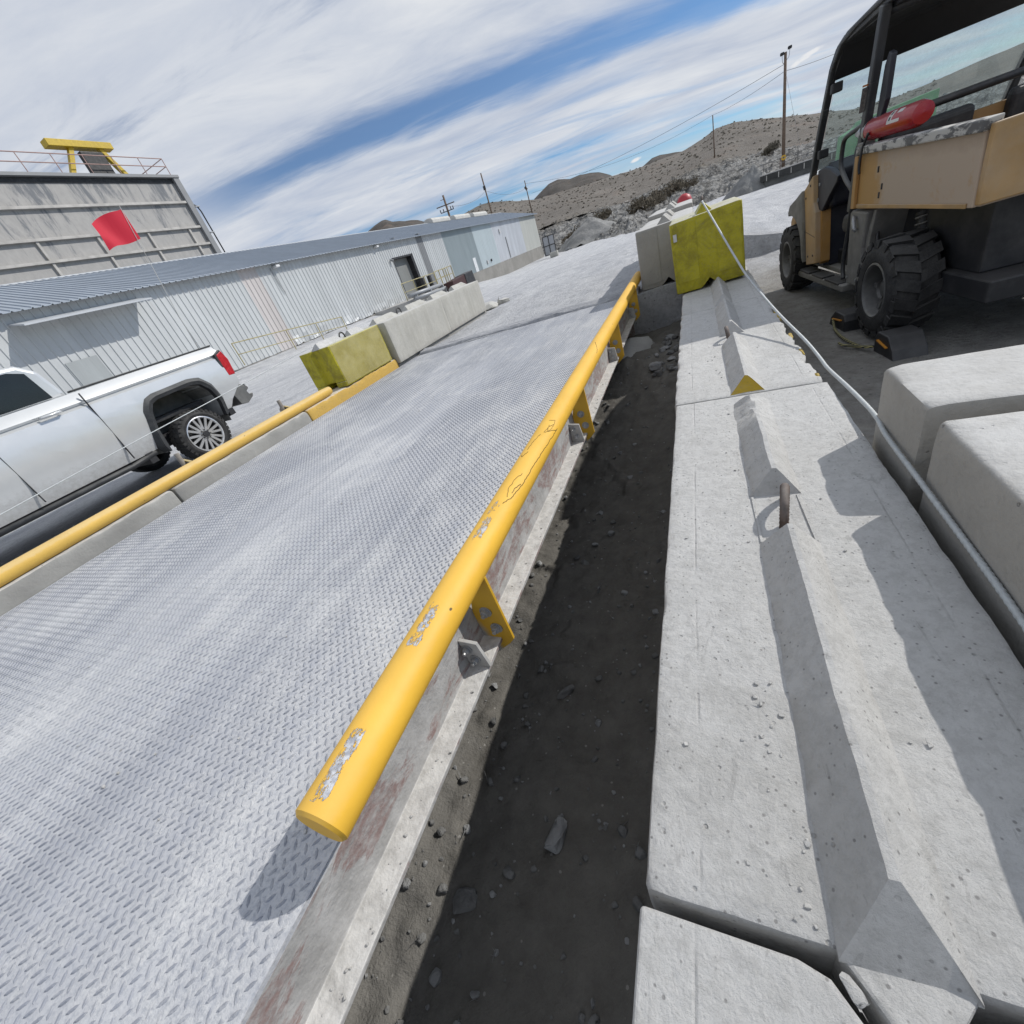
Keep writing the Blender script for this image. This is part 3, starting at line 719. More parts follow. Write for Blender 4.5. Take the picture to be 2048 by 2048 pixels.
for q, (xx, a, c) in enumerate(((.112, 1.02, 1.24), (.236, 1.02, 1.24))): b.beam((xx, a, .001), (xx - .008 if q else xx - .002, c, .001), .006, .006)
b.build('joint_lip', M_conc, t2)
t3 = barrier(2.092, 3.955, 'concrete block whose ridge ends in a yellow-painted wedge facing the viewer', 3, -.142, .462, fine=.025, chip=.016, ends=[(2.10, 2.90, .055, .02, 1), (3.10, 3.90, .05, .03, None)], rr_=.03, spall=[(2.2, .1, .02)])
loop(t3, .150, 2.955, 3.06, 0, .07, .0105, lean=-.01)
for i in range(9):
    yy = rr.choice((rr.uniform(2.10, 2.2), rr.uniform(2.4, 2.9), rr.uniform(3.2, 3.5))); MB().rock((.452, yy, -.012), (.018, rr.uniform(.03, .10), .03), 0, i).build('paint_remnant', M_yedge, t3, smooth=True, sharp=40)
barrier(3.965, 5.87, 'concrete block lying under the front of the upright yellow block', 4, -.142, .462, fine=.03, chip=.012, ends=[(3.985, 5.80, .05, .03, None)])

# upright yellow block on top of the row
yblk = thing('yellow_block', 'olive yellow concrete block standing on the barrier row with a cable over its ridge', 'concrete block', (.11, 5.2, .004))
b = block_body(MB(), -.19, .405, 4.855, 5.62, .006, .610, 6, .03, .014, notch=(.11, .075, .075), chip=.008)
for f_i in range(0): pass
ridge(b, .105, .065, .075, 4.90, 5.58, .61, 6, .045, .03)
# moulded channel down the end face: two raised shoulders either side of it
for xx0, xx1 in ((-.165, .025), (.19, .385)):
    b.box(xx0, xx1, 4.850, 4.86, .10, .585)
yo = b.build('block_body', M_yblock, yblk, smooth=True, sharp=35)
yblk.rotation_euler = (0, R(-1.6), 0); yblk.location.z += .010
MB().box(-.165, -.135, 4.840, 4.847, .46, .52).build('tag', simple('pale_tag', (.6, .6, .6), .6), yblk)
lp = loop(yblk, .105, 5.12, 5.25, .675, .05, .008)

# grey stack beside it
def stackblk(label, x0, x1, y0, y1, z0, z1, seed, key=None, notch=True, mt=None):
    t = thing('concrete_block', label, 'concrete block', ((x0 + x1) / 2, (y0 + y1) / 2, z0), group='grey blocks stacked beside the yellow block')
    cx = (x0 + x1) / 2
    b = block_body(MB(), x0, x1, y0, y1, z0, z1, seed, .05, .016, notch=(cx, .075, .075) if notch else None, chip=.01)
    for a, c in key or []: ridge(b, cx, .068, .075, a, c, z1, seed, .06, .06)
    # end-face shoulder of the mould
    b.box(x0 + .02, cx - .075, y0 - .005, y0 + .02, z0 + .05, z1 - .02)
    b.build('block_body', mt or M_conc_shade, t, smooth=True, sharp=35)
    return t
stackblk('lower grey block half buried at the end of the trench', -.588, .01, 5.695, 7.55, -.63, -.004, 11, mt=M_shaded_dirty)
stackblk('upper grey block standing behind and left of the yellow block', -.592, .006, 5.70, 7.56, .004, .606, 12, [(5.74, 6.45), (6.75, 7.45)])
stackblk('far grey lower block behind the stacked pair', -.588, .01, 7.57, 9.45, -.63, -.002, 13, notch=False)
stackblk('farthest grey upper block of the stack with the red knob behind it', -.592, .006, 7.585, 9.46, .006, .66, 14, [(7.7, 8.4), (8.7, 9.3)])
b = MB().lathe([(0, 0), (.05, .0), (.05, .75), (.12, .78), (.13, .84), (.10, .92), (.04, .96), (0, .965)], (-.12, 9.75, -.2), (0, 0, 1), 20)
o = b.build('red_post', simple('red_paint', (.42, .03, .04), .45), smooth=True, sharp=40, origin=(-.12, 9.75, -.2)); o.location = (-.12, 9.75, -.2)
tag(o, 'red rounded post top peeping over the far grey stacked blocks', 'post')

# curb row on the left
for i, (a, c, lab, m) in enumerate(((-3.2, .02, 'leftmost low concrete curb block under the faded rail', M_curb), (.03, 1.745, 'low grey curb block nearest the pickup front wheels', M_curb), (1.755, 3.325, 'low grey curb block with crumbled top beside the pickup rear wheel', M_curb), (3.335, 5.17, 'yellow-painted low curb block carrying the left yellow block', M_curb_y), (5.18, 8.6, 'low grey curb under the two pale grey blocks', M_curb))):
    t = thing('curb_block', lab, 'curb', (-4.15, (a + c) / 2, -.5), group='curb blocks along the far side of the scale')
    z1 = .125 if i < 4 else .045
    block_body(MB(), -4.42, -3.912, a, c, -.5, z1, 20 + i, .035, .02, chip=.022).build('curb_body', m, t, smooth=True, sharp=38)
yl = thing('yellow_block', 'short yellow block with a grooved end face standing on the left curb', 'concrete block', (-4.15, 4.5, .127))
b = MB(); cx = -4.15
poly = [(-4.40, 4.055), (-4.235, 4.055), (-4.20, 4.11), (-4.10, 4.11), (-4.065, 4.055), (-3.905, 4.055), (-3.905, 5.08), (-4.40, 5.08)]
b.prism(poly, 'z', .19, .605)
b.box(-4.40, -4.235, 4.055, 5.08, .129, .19); b.box(-4.065, -3.905, 4.055, 5.08, .129, .19)
b.build('block_body', M_yblock, yl, bevel=.01)
b = MB(); ridge(b, -4.15, .07, .07, 4.10, 4.55, .605, 31, .05, .05); ridge(b, -4.15, .07, .07, 4.72, 5.0, .605, 31, .04, .04); b.build('top_ridge', M_conc, yl, smooth=True, sharp=38)
MB().box(-3.906, -3.902, 4.075, 5.06, .14, .596).build('painted_side', M_yblock2, yl, bevel=.004)
loop(yl, -4.15, 4.58, 4.68, .605, .07, .009, M_darkm)
for i, (a, c, lab) in enumerate(((5.175, 6.88, 'long pale grey block next to the left yellow block, streaked with brown stains'), (6.895, 8.55, 'farther pale grey block at the end of the left row'))):
    t = thing('concrete_block', lab, 'concrete block', (-4.16, (a + c) / 2, .05), group='pale grey blocks at the end of the left curb')
    b = block_body(MB(), -4.43, -3.86 if i == 0 else -3.87, a, c, .048, .602, 40 + i, .06, .014, chip=.008)
    ridge(b, -4.15, .075, .075, a + .12, (a + c) / 2 - .14, .602, 40, .07, .07, d=.04); ridge(b, -4.15, .075, .075, (a + c) / 2 + .14, c - .1, .602, 41, .07, .07, d=.04)
    b.build('block_body', M_conc_clean, t, smooth=True, sharp=36)
    loop(t, -4.15, (a + c) / 2 - .06, (a + c) / 2 + .06, .602, .08, .009, M_darkm)
t = thing('rubble_chunk', 'low broken concrete lump past the end of the left grey blocks', 'rubble', (-4.1, 9.1, 0))
MB().rock((-4.15, 9.15, .02), (.55, .9, .22), .3, 71).rock((-3.85, 9.5, .02), (.3, .4, .14), .9, 72).build('chunk', M_conc_clean, t, smooth=True, sharp=35)
# blocks at the right edge
for i, (a, c, x0, z1, lab) in enumerate(((1.285, 1.60, .500, .215, 'upright grey concrete block beside the barrier below the utility vehicle'), (.35, 1.215, .500, .21, 'grey concrete block closest to the camera right of the barrier'))):
    t = thing('concrete_block', lab, 'concrete block', (x0 + .3, (a + c) / 2, -.5), group='loose blocks right of the barrier')
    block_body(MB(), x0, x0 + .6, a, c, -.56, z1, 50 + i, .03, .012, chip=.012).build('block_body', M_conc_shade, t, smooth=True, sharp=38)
# cables
pts = [(.085, 5.05, .70), (.085, 4.88, .692), (.12, 4.75, .62), (.19, 4.3, .47), (.26, 3.85, .32), (.31, 3.5, .225), (.40, 3.0, .105), (.475, 2.6, .03), (.500, 2.4, -.002), (.495, 2.2, .008), (.50, 1.9, .03), (.502, 1.62, .045), (.488, 1.45, .05), (.487, 1.15, .045), (.492, .85, .03), (.488, .3, .012), (.486, -1.2, .011)]
def smooth_path(pts, n=8):
    out = []
    P = [Vector(p) for p in pts]
    for i in range(len(P) - 1):
        a, b, c, d = P[max(i - 1, 0)], P[i], P[i + 1], P[min(i + 2, len(P) - 1)]
        for k in range(n):
            t = k / n; out.append(.5 * ((2 * b) + (c - a) * t + (2 * a - 5 * b + 4 * c - d) * t * t + (3 * b - a - 3 * c + d) * t ** 3))
    return out + [P[-1]]
def ropemesh(pts, r, n=9, strands=.18, pitch=.012):
    mb = MB(); q = []; pts = [Vector(p) for p in pts]
    for a, b in zip(pts, pts[1:]):
        k = max(1, int((b - a).length / pitch)); q += [a.lerp(b, i / k) for i in range(k)]
    q.append(pts[-1])
    mb.tube(q, [r * (1 + (strands if i % 2 else -strands)) for i in range(len(q))], n)
    return mb
tag(ropemesh(smooth_path(pts), .0068, 9, .12, .007).build('wire_rope', M_rope, smooth=True), 'pale wire rope draped from the yellow block along the barrier edge', 'wire rope')
pts = [(-4.15, 4.6, .655), (-4.2, 3.86, .64), (-4.2, 3.0, .585), (-4.2, 1.84, .52), (-4.22, .3, .42), (-4.25, -2.5, .22)]
tag(MB().tube(smooth_path(pts), .0042, 6).build('wire_rope', M_rope, smooth=True), 'thin wire strung from the left yellow block in front of the pickup', 'wire rope')

# crumbs and dust lumps lying on the barrier tops, the deck edge and the beam flange
cb = MB(); q = random.Random(21)
for i in range(170):
    y = q.random() ** 1.5 * 3.6 + .22; r_ = q.random()
    x = q.gauss(.075, .022) if r_ < .62 else (q.uniform(-.12, .10) if r_ < .8 else q.uniform(.25, .44))
    if .095 < x < .25: continue
    s_ = q.choice((.0015, .002, .003, .004, .006)) * q.uniform(.7, 1.3)
    cb.rock((x, y, s_ * .25), (s_ * 1.4, s_ * q.uniform(.8, 1.8), s_), q.uniform(0, 3), i, 0)
for i in range(170):
    y = q.random() ** 1.3 * 4.2 - .1; s_ = q.choice((.0015, .002, .003, .005)) * q.uniform(.7, 1.4)
    cb.rock((q.uniform(-.715, -.66), y, -.165 + s_ * .2), (s_ * 1.4, s_ * q.uniform(.8, 1.8), s_), q.uniform(0, 3), i, 0)
for i in range(260):
    y = q.random() * 5.4; s_ = q.choice((.003, .004, .006)) * q.uniform(.7, 1.4)
    cb.rock((q.uniform(-3.8, -.75), y, .001 + s_ * .2), (s_ * 1.4, s_ * q.uniform(.8, 1.8), s_), q.uniform(0, 3), i, 0)
tag(cb.build('crumbs', concrete('crumb_stone', (.42, .415, .40), .2, 0, .5), smooth=True, sharp=40), kind='stuff')
# ------------------------------------------------------------------ wheels
def wheel(parent, c, axis, Rr, w, rim_r, mats, lugs=24, lugh=.018, spokes=8, origin=None, deep=.5, style='utv'):
    """c = centre of the outer face; axis points outward"""
    ax = Vector(axis).normalized(); u, v, d = frame_of(ax); c = Vector(c)
    wh = MB(); h = w
    R0 = Rr - lugh
    wh.lathe([(rim_r, -.02), (rim_r + .012, -.004), (R0 * .80, .004), (R0 * .93, -.012), (R0, -.04), (R0, -h + .04), (R0 * .93, -h + .012), (R0 * .8, -h), (rim_r, -h + .02)], c, ax, 48)
    for i in range(lugs):
        for sgn, off in ((0, 0), (1, .5)):
            a = 2 * math.pi * (i + off) / lugs; da = 2 * math.pi / lugs * .30
            z0, z1 = (-.012, -h * .50) if sgn == 0 else (-h * .5, -h + .012)
            sk = .35 * da * (1 if sgn == 0 else -1)
            P = []
            for (zz, aa0) in ((z0, a - sk * 2), (z1, a + sk * 2)):
                for aa in (aa0 - da, aa0 + da):
                    for r_ in (R0 - .006, Rr - (.010 if zz in (-.012, -h + .012) else 0)):
                        P.append(c + ax * zz + (u * math.cos(aa) + v * math.sin(aa)) * r_)
            wh.add(P, [(0, 1, 3, 2), (4, 6, 7, 5), (0, 4, 5, 1), (2, 3, 7, 6), (1, 5, 7, 3)])
            if sgn == 0:   # shoulder blocks reach down the sidewall
                P = []
                for r_, zz in ((R0 * .90, -.006), (Rr - .010, -.012)):
                    for aa in (a - da, a + da):
                        for q in (0, .008): P.append(c + ax * (zz + q - .004) + (u * math.cos(aa) + v * math.sin(aa)) * r_)
                wh.add(P, [(0, 1, 3, 2), (4, 6, 7, 5), (0, 4, 5, 1), (2, 3, 7, 6), (1, 5, 7, 3)])
    t = wh.build('tyre', mats[0], parent, smooth=True, sharp=32, origin=origin)
    rm = MB()
    rm.lathe([(rim_r + .008, -.006), (rim_r - .004, -.002), (rim_r - .014, -.012), (rim_r - .022, -.05), (rim_r - .03, -h * deep), (.0, -h * deep - .005)] if style != 'truck' else [(rim_r + .008, -.006), (rim_r - .004, -.002), (rim_r - .014, -.012), (rim_r - .020, -.03)], c, ax, 40)
    for i in range(spokes):
        for dd in ((-.10, .10) if style == 'truck' else (0,)):
            a = 2 * math.pi * i / spokes; a2 = a + dd
            p0 = c + ax * (-.030 if style == 'truck' else -h * deep * .65) + (u * math.cos(a2 * 1.0) + v * math.sin(a2)) * .055
            p1 = c + ax * -.016 + (u * math.cos(a2 + dd * .9) + v * math.sin(a2 + dd * .9)) * (rim_r - .010)
            if style != 'truck': p1 = c + ax * (-h * deep * .55) + (u * math.cos(a) + v * math.sin(a)) * (rim_r - .026)
            rm.beam(p0, p1, .034 if style == 'truck' else .034, .022, up=tuple(ax))
    rm.lathe([(.062, -.05), (.058, -.012 if style == 'truck' else -h * deep * .5), (.03, -.008 if style == 'truck' else -h * deep * .45), (0, -.008 if style == 'truck' else -h * deep * .45)], c, ax, 20)
    rmo = rm.build('rim', mats[1], parent, smooth=True, sharp=30, origin=origin)
    hb = MB()
    if style == 'truck':
        MB().lathe([(rim_r - .02, -.03), (rim_r - .03, -.11), (.0, -.115)], c, ax, 32).build('rim_barrel', M_darkm, rmo, smooth=True, sharp=40, origin=origin)
        hb.lathe([(.052, -.010), (.050, .004), (.044, .008), (0, .009)], c, ax, 20)
        hb.build('hub_cap', M_black, rmo, smooth=True, sharp=30, origin=origin)
        for i in range(8):
            a = 2 * math.pi * i / 8 + .2; q = c + (u * math.cos(a) + v * math.sin(a)) * .066
            hb = MB().lathe([(.009, -.02), (.009, .003), (.005, .006), (0, .006)], q, ax, 8); hb.build('wheel_nut', M_darkm, rmo, smooth=True, sharp=30, origin=origin)
    return t

# ------------------------------------------------------------------ utility vehicle
ua = math.atan2(.21, 2.17)
utv = thing('utility_vehicle', 'dusty tan side-by-side utility vehicle with a black roll cage and open cargo bed', 'utility vehicle', (1.13, 4.03, -.5), ua)
O0 = (0, 0, 0)
M_tan = simple('dusty_tan_paint', (.40, .25, .105), .55, 0, .18, 5, .75, (.42, .36, .29))
M_tand = simple('tan_shaded_plastic', (.36, .19, .05), .5, 0, .1, 8, .2)
M_grey = simple('grey_dusty_plastic', (.16, .155, .145), .75, 0, .2, 9, .7, (.36, .35, .33))
M_navy = simple('dark_navy_plastic', (.012, .014, .024), .5, 0, .2, 8, .25, (.16, .16, .16))
M_cage = simple('dusty_cage_steel', (.028, .030, .034), .5, .1, .25, 8, .65, (.27, .265, .25))
M_rimu = simple('grey_steel_rim', (.12, .12, .118), .5, .4, .2, 10, .5)
M_vinyl = simple('black_vinyl', (.018, .018, .02), .6, 0, .2, 10, .4, (.2, .2, .19))
def glass(name, tint, dusty):
    t = NT(name); nt = t.t
    tr = t.n('BsdfTransparent', Color=(*tint, 1)); gl = t.n('BsdfGlossy', Roughness=.05, Color=(1, 1, 1, 1)); df = t.n('BsdfDiffuse', Color=(.45, .45, .43, 1)); tl = t.n('BsdfTranslucent', Color=(.5, .5, .48, 1))
    fr = t.n('Fresnel', IOR=1.45)
    a = t.n('MixShader', i0=fr, i1=tr, i2=gl); d2 = t.n('MixShader', i0=.5, i1=df, i2=tl)
    f = t.math('MULTIPLY', t.ramp(t.noise(40, None, 6, .75), (.35, .3), (.7, 1)), dusty)
    m = t.n('MixShader', i0=f, i1=a, i2=d2); t.t.links.new(m.outputs[0], t.out.inputs[0])
    return t.m
M_glass = glass('dusty_windshield', (.86, .93, .94), .16)
WD = 1.50
for (yy, rr_r, w) in ((0, .33, .27), (2.2, .33, .24)):
    for side in (0, 1):
        wt = wheel(utv, ((0, yy, .33) if side == 0 else (WD, yy, .33)), (-1, 0, 0) if side == 0 else (1, 0, 0), .332, w, .178, (M_rubber, M_rimu), 17, .024, 5, O0)
def U(name, mb, mat, parent=utv, **k): return mb.build(name, mat, parent, origin=O0, **k)
# cargo bed
def scuffed():
    t = NT('scuffed_tan_paint'); n = t.noise(4, None, 8, .75, .6); y, z = t.xyz()[1:]
    k = t.math('ADD', t.n('MapRange', {'interpolation_type': 'SMOOTHSTEP'}, i0=y, i1=.5, i2=.1).outputs[0], t.math('MULTIPLY', t.math('SUBTRACT', n, .5), 2.4))
    c = t.mix(t.math('MULTIPLY', t.ramp(k, (.35, 0), (.9, 1)), .62), (.40, .235, .085), (.44, .40, .36))
    c = t.mix(t.math('MULTIPLY', t.n('MapRange', i0=t.math('ADD', z, t.math('MULTIPLY', n, .12)), i1=1.13, i2=1.2).outputs[0], .4), c, (.16, .10, .05))
    t.P(Base_Color=c, Roughness=.62); return t.m
M_scuff = scuffed()
bed = U('cargo_bed', MB().prism([(.655, .812), (.648, 1.19), (-.78, 1.17), (-.80, .822)], 'x', .07, .11).prism([(.655, .812), (.648, 1.19), (-.78, 1.17), (-.80, .822)], 'x', 1.39, 1.43)
        .box(.11, 1.39, -.78, .64, .815, .85).box(.11, 1.39, .60, .645, .85, 1.18), M_scuff, bevel=.006)
U('tailgate', MB().box(.08, 1.42, -.83, -.79, .83, 1.16), M_tan, bevel=.006)
def speckle():
    t = NT('worn_white_bed_cap'); c = t.mix(t.ramp(t.noise(14, t.co((1, .5, 1)), 6, .7, .5), (.48, 0), (.54, 1)), (.46, .45, .42), (.11, .11, .11)); t.P(Base_Color=c, Roughness=.7); return t.m
M_cap = speckle()
U('bed_rail_cap', MB().prism([(.665, 1.205), (.655, 1.155), (-.79, 1.135), (-.80, 1.185)], 'x', .05, .125), M_cap, bed, bevel=.008)
U('bed_rail_cap', MB().prism([(.665, 1.205), (.655, 1.155), (-.79, 1.135), (-.80, 1.185)], 'x', 1.385, 1.45), M_cap, bed, bevel=.008)
U('bed_corner', MB().box(.045, .068, .60, .655, .82, 1.15), M_tand, bed, bevel=.004)
U('corner_post', MB().box(.055, .13, .56, .66, 1.19, 1.225), M_grey, bevel=.006)
# scuffed patch rivets
for q in ((.22, .95), (.25, .90), (.30, 1.05)): U('rivet', MB().box(.064, .07, q[0] - .006, q[0] + .006, q[1] - .02, q[1] + .015), M_darkm, bed)
# chassis, engine bay, rear panel and sills
U('chassis', MB().box(.25, 1.25, -.75, 2.45, .30, .42).box(.30, 1.20, -.55, .55, .42, .81).box(.34, 1.16, 1.7, 2.5, .42, .75), M_black, bevel=.01)
U('rear_panel', MB().prism([(.735, .80), (.70, .27), (.48, .27), (.43, .36), (.46, .55), (.425, .79)], 'x', .075, .16), M_grey, bevel=.012)
U('rear_panel', MB().prism([(.735, .80), (.70, .27), (.48, .27), (.43, .36), (.46, .55), (.425, .79)], 'x', 1.34, 1.425), M_grey, bevel=.012)
U('mudguard', MB().prism([(.45, .30), (.47, .60), (.38, .80), (.34, .80), (.40, .58), (.40, .30)], 'x', .10, .55), M_grey, bevel=.006)
U('latch_handle', MB().tube([(.06, .60, .76), (.045, .57, .74), (.045, .55, .69), (.06, .54, .67)], .014, 8), M_steel, smooth=True)
U('sill', MB().prism([(1.93, .235), (.69, .255), (.69, .20), (1.93, .185)], 'x', 1.30, 1.45), M_grey, bevel=.01)
sill = U('sill', MB().prism([(1.93, .235), (.69, .255), (.69, .20), (1.93, .185)], 'x', .05, .20), M_grey, bevel=.01)
U('firewall', MB().prism([(1.60, 1.02), (1.48, .80), (1.44, .31), (1.70, .31), (1.68, 1.02)], 'x', .13, 1.37), M_navy)
for a, c in ((.78, 1.12), (1.18, 1.48), (1.56, 1.86)): U('step_tread', MB().box(.048, .15, a, c, .243, .262), M_darkm, sill, bevel=.004)
U('floor', MB().box(.18, 1.32, .60, 1.95, .26, .30), M_grey, bevel=.006)
U('seat_base', MB().prism([(.60, .30), (.60, .62), (1.02, .58), (.98, .30)], 'x', .17, 1.33), M_grey, bevel=.02)
U('seat', MB().prism([(.62, .62), (.55, .70), (.52, 1.22), (.60, 1.24), (.68, .78), (1.10, .74), (1.14, .66), (1.10, .60)], 'x', .15, .66), M_vinyl, bevel=.03, seg=3)
U('seat', MB().prism([(.62, .62), (.55, .70), (.52, 1.22), (.60, 1.24), (.68, .78), (1.10, .74), (1.14, .66), (1.10, .60)], 'x', .84, 1.35), M_vinyl, bevel=.03, seg=3)
# nose: hood, fenders, tan side panel, dash
def arch(cy, cz, r, a0, a1, n=10): return [(cy + r * math.cos(R(a0 + (a1 - a0) * i / n)), cz + r * math.sin(R(a0 + (a1 - a0) * i / n))) for i in range(n + 1)]
nose = [(1.64, 1.07), (1.83, .985), (2.12, .90), (2.50, .80), (2.66, .66), (2.66, .45)] + arch(2.2, .33, .41, 20, 160) + [(1.70, .32), (1.66, .62)]
U('hood', MB().prism(nose, 'x', .15, 1.35), M_tan, bevel=.03, seg=3)
fl = [(1.84, .97), (2.05, .90), (2.24, .845), (2.30, .78)] + arch(2.2, .33, .42, 78, 152) + [(1.76, .33), (1.78, .70)]
for a, c in ((.03, .16), (1.34, 1.47)): U('fender', MB().prism(fl, 'x', a, c), M_grey, bevel=.012)
for a, c in ((.055, .15), (1.35, 1.445)):
    U('side_panel', MB().prism([(1.85, .965), (1.615, 1.075), (1.565, .86), (1.50, .78), (1.42, .355), (1.69, .315), (1.76, .62)], 'x', a, c), M_tan, bevel=.008)
U('side_panel', MB().prism([(1.52, .79), (1.46, .78), (1.405, .36), (1.44, .335)], 'x', .10, .17), M_tand)
for a, c in ((.09, .13), (1.37, 1.41)):
    pn = U('door_panel', MB().prism([(1.60, 1.10), (1.55, .80), (1.44, .78), (1.28, .90), (1.12, 1.00), (1.10, 1.04), (1.30, 1.10), (1.45, 1.12)], 'x', a, c), M_navy, bevel=.008)
    for q, rad in (((1.52, .995), .013), ((1.55, .872), .017)):
        U('ring_bolt', MB().lathe([(rad, 0), (rad, .006), (rad * .55, .006), (rad * .55, .002), (0, .002)], (a - .001, q[0], q[1]), (-1, 0, 0), 16), M_steel, pn, smooth=True, sharp=30)
U('dashboard', MB().prism([(1.66, .75), (1.66, 1.10), (1.50, 1.13), (1.34, 1.06), (1.36, .80)], 'x', .13, 1.37), M_navy, bevel=.03, seg=3)
st = MB().lathe([(.17 + .016 * math.cos(k * math.pi / 4), .016 * math.sin(k * math.pi / 4)) for k in range(8)], (.42, 1.22, 1.12), (0, -.85, .5), 28, closed=True)
st.tube([(.42, 1.22, 1.12), (.42, 1.42, 1.02)], .02, 8).beam((.26, 1.22, 1.12), (.58, 1.22, 1.12), .03, .012); U('steering_wheel', st, M_black, smooth=True, sharp=40)
U('wiper_shelf', MB().beam((.20, 1.63, 1.12), (1.3, 1.63, 1.12), .10, .02), M_black)
# roll cage
for x in (.085, 1.415):
    s_ = 1 if x < .5 else -1
    pil = [(x, 1.745, 1.02), (x, 1.70, 1.10), (x, 1.63, 1.26), (x, 1.48, 1.53), (x, 1.35, 1.755), (x + .01 * s_, 1.27, 1.845), (x + .02 * s_, 1.16, 1.885)]
    a_p = MB()
    for p, q in zip(pil, pil[1:]): a_p.beam(p, Vector(q) + (Vector(q) - Vector(p)).normalized() * .01, .055, .05, up=(1, 0, 0))
    po = U('front_pillar', a_p, M_cage, bevel=.01)
    if s_ == 1:
        for q in ((1.375, 1.63), (1.60, 1.215)): U('clamp', MB().box(x - .01, x + .065, q[0] - .055, q[0] + .0, q[1] - .03, q[1] + .035), M_black, po, bevel=.008)
    rp = MB(); pp = [(x, .50, 1.90), (x, .575, 1.55), (x, .625, 1.32), (x, .68, 1.12), (x, .74, .80)]
    for p, q in zip(pp, pp[1:]): rp.beam(p, Vector(q) + (Vector(q) - Vector(p)).normalized() * .01, .065, .05, up=(1, 0, 0))
    po = U('rear_pillar', rp, M_cage, bevel=.008)
    if s_ == 1:
        U('label_plate', MB().beam((x - .03, .586, 1.53), (x - .03, .612, 1.40), .004, .05, up=(1, 0, 0)), simple('faded_label', (.12, .11, .10), .6, 0, .6, 60), po)
        U('orange_strip', MB().beam((x - .031, .582, 1.545), (x - .031, .584, 1.535), .004, .05, up=(1, 0, 0)), simple('orange_tape', (.5, .2, .06), .6), po)
    U('roof_rail', MB().beam((x + .02 * s_, 1.16, 1.885), (x + .02 * s_, .42, 1.915), .05, .05), M_cage, bevel=.01)
U('cage_crossbar', MB().tube([(.08, .52, 1.86), (1.42, .52, 1.86)], .025, 10).tube([(.09, .63, 1.30), (1.41, .63, 1.30)], .025, 10), M_cage, smooth=True)
U('roof_header', MB().prism([(1.29, 1.78), (1.36, 1.72), (1.31, 1.70), (1.20, 1.74), (.30, 1.80), (.30, 1.93), (1.1, 1.89)], 'x', 1.36, 1.42), M_black)
U('windshield_header', MB().prism([(1.24, 1.85), (1.385, 1.70), (1.36, 1.68), (1.18, 1.84)], 'x', .09, 1.40), M_black)
# headrest screen hanging behind the rear pillar
U('rear_screen', MB().prism([(.43, 1.66), (.47, 1.60), (.53, 1.28), (.47, 1.30), (.40, 1.42), (.38, 1.64)], 'x', .10, .13), M_navy, bevel=.006)
U('roof', MB().prism([(1.30, 1.80), (1.20, 1.875), (1.05, 1.915), (.72, 1.935), (.40, 1.955), (.22, 1.955), (.22, 1.925), (.40, 1.92), (.9, 1.895), (1.15, 1.86), (1.27, 1.785)], 'x', .06, 1.44), M_cage, bevel=.012)
for i, xx in enumerate((.16, .42, .75, 1.08)):
    U('roof_rib', MB().prism([(.95, 1.915), (.72, 1.958), (.30, 1.975), (.24, 1.955), (.30, 1.945)], 'x', xx, xx + .16), M_cage, bevel=.02)
U('roof_liner', MB().box(.12, 1.38, .30, 1.10, 1.865, 1.885), M_black)
U('windshield', MB().prism([(1.69, 1.10), (1.34, 1.74), (1.345, 1.743), (1.695, 1.103)], 'x', .115, 1.385), M_glass)
for k in (0, .09):
    U('grab_bar', MB().tube(smooth_path([(.10 + k, .645 - k * .4, 1.335 - k * .8), (.10 + k, .85 - k * .6, 1.31 - k * .8), (.10 + k, 1.03 - k, 1.28 - k), (.10 + k, 1.075 - k, 1.22 - k), (.10 + k, 1.075 - k, 1.10 - k * .4), (.10 + k, .95 - k, 1.00), (.10 + k, .78 - k, .90), (.10 + k, .80 - k, .72), (.10 + k, .86 - k, .40), (.10 + k, .83 - k, .28)], 5), .0165, 10), M_cage, smooth=True)
U('seat_belt', MB().prism([(.74, .80), (.70, .55), (.80, .36), (.86, .50)], 'x', .14, .16), M_navy)
# running gear and small fittings
for x in (.30, 1.20):
    U('shock', MB().tube([(x, .05, .36), (x, .16, .78)], .022, 8).lathe([(.045, 0), (.045, .02), (.032, .02), (.032, .30), (.045, .30), (.045, .32)], (x, .075, .42), (0, .25, 1), 12), M_darkm, smooth=True, sharp=40)
    sp = [(x + .04 * math.cos(a), .075 + .25 * .30 * a / 44 + .04 * math.sin(a), .44 + .28 * a / 44) for a in np.linspace(0, 44, 90)]
    U('coil_spring', MB().tube(sp, .007, 5), M_grey, smooth=True)
    U('control_arm', MB().beam((x - .12, .0, .33), (.75, -.12, .36), .04, .05).beam((x - .12, .0, .33), (.75, .30, .36), .04, .05), M_darkm)
U('exhaust', MB().tube(smooth_path([(.9, -.1, .5), (.9, -.5, .52), (.95, -.78, .50), (.95, -.92, .48)], 4), .035, 10), M_rebar, smooth=True)
for x in (.066, 1.434):
    U('bed_lip', MB().box(x - .006, x + .004, -.76, .60, .822, .845), M_tan, bed, bevel=.003)
for p in ((.62, .86), (.62, 1.10), (.66, .76), (.50, .32), (.68, .32)): U('bolt', MB().lathe([(.011, 0), (.011, .006), (0, .008)], (.066 if p[1] > .8 else .074, p[0], p[1]), (-1, 0, 0), 8), M_steel)
for p in ((1.78, .90), (1.66, 1.0), (1.50, .42), (1.64, .40)): U('bolt', MB().lathe([(.010, 0), (.010, .004), (0, .006)], (.054, p[0], p[1]), (-1, 0, 0), 8), M_darkm)
U('panel_gap', MB().beam((.0545, 1.80, .62), (.0545, 1.47, .58), .002, .006, up=(1, 0, 0)), M_black)
U('hose', MB().tube(smooth_path([(.18, .45, .75), (.14, .38, .62), (.16, .34, .50), (.26, .30, .42)], 5), .012, 7), M_black, smooth=True)
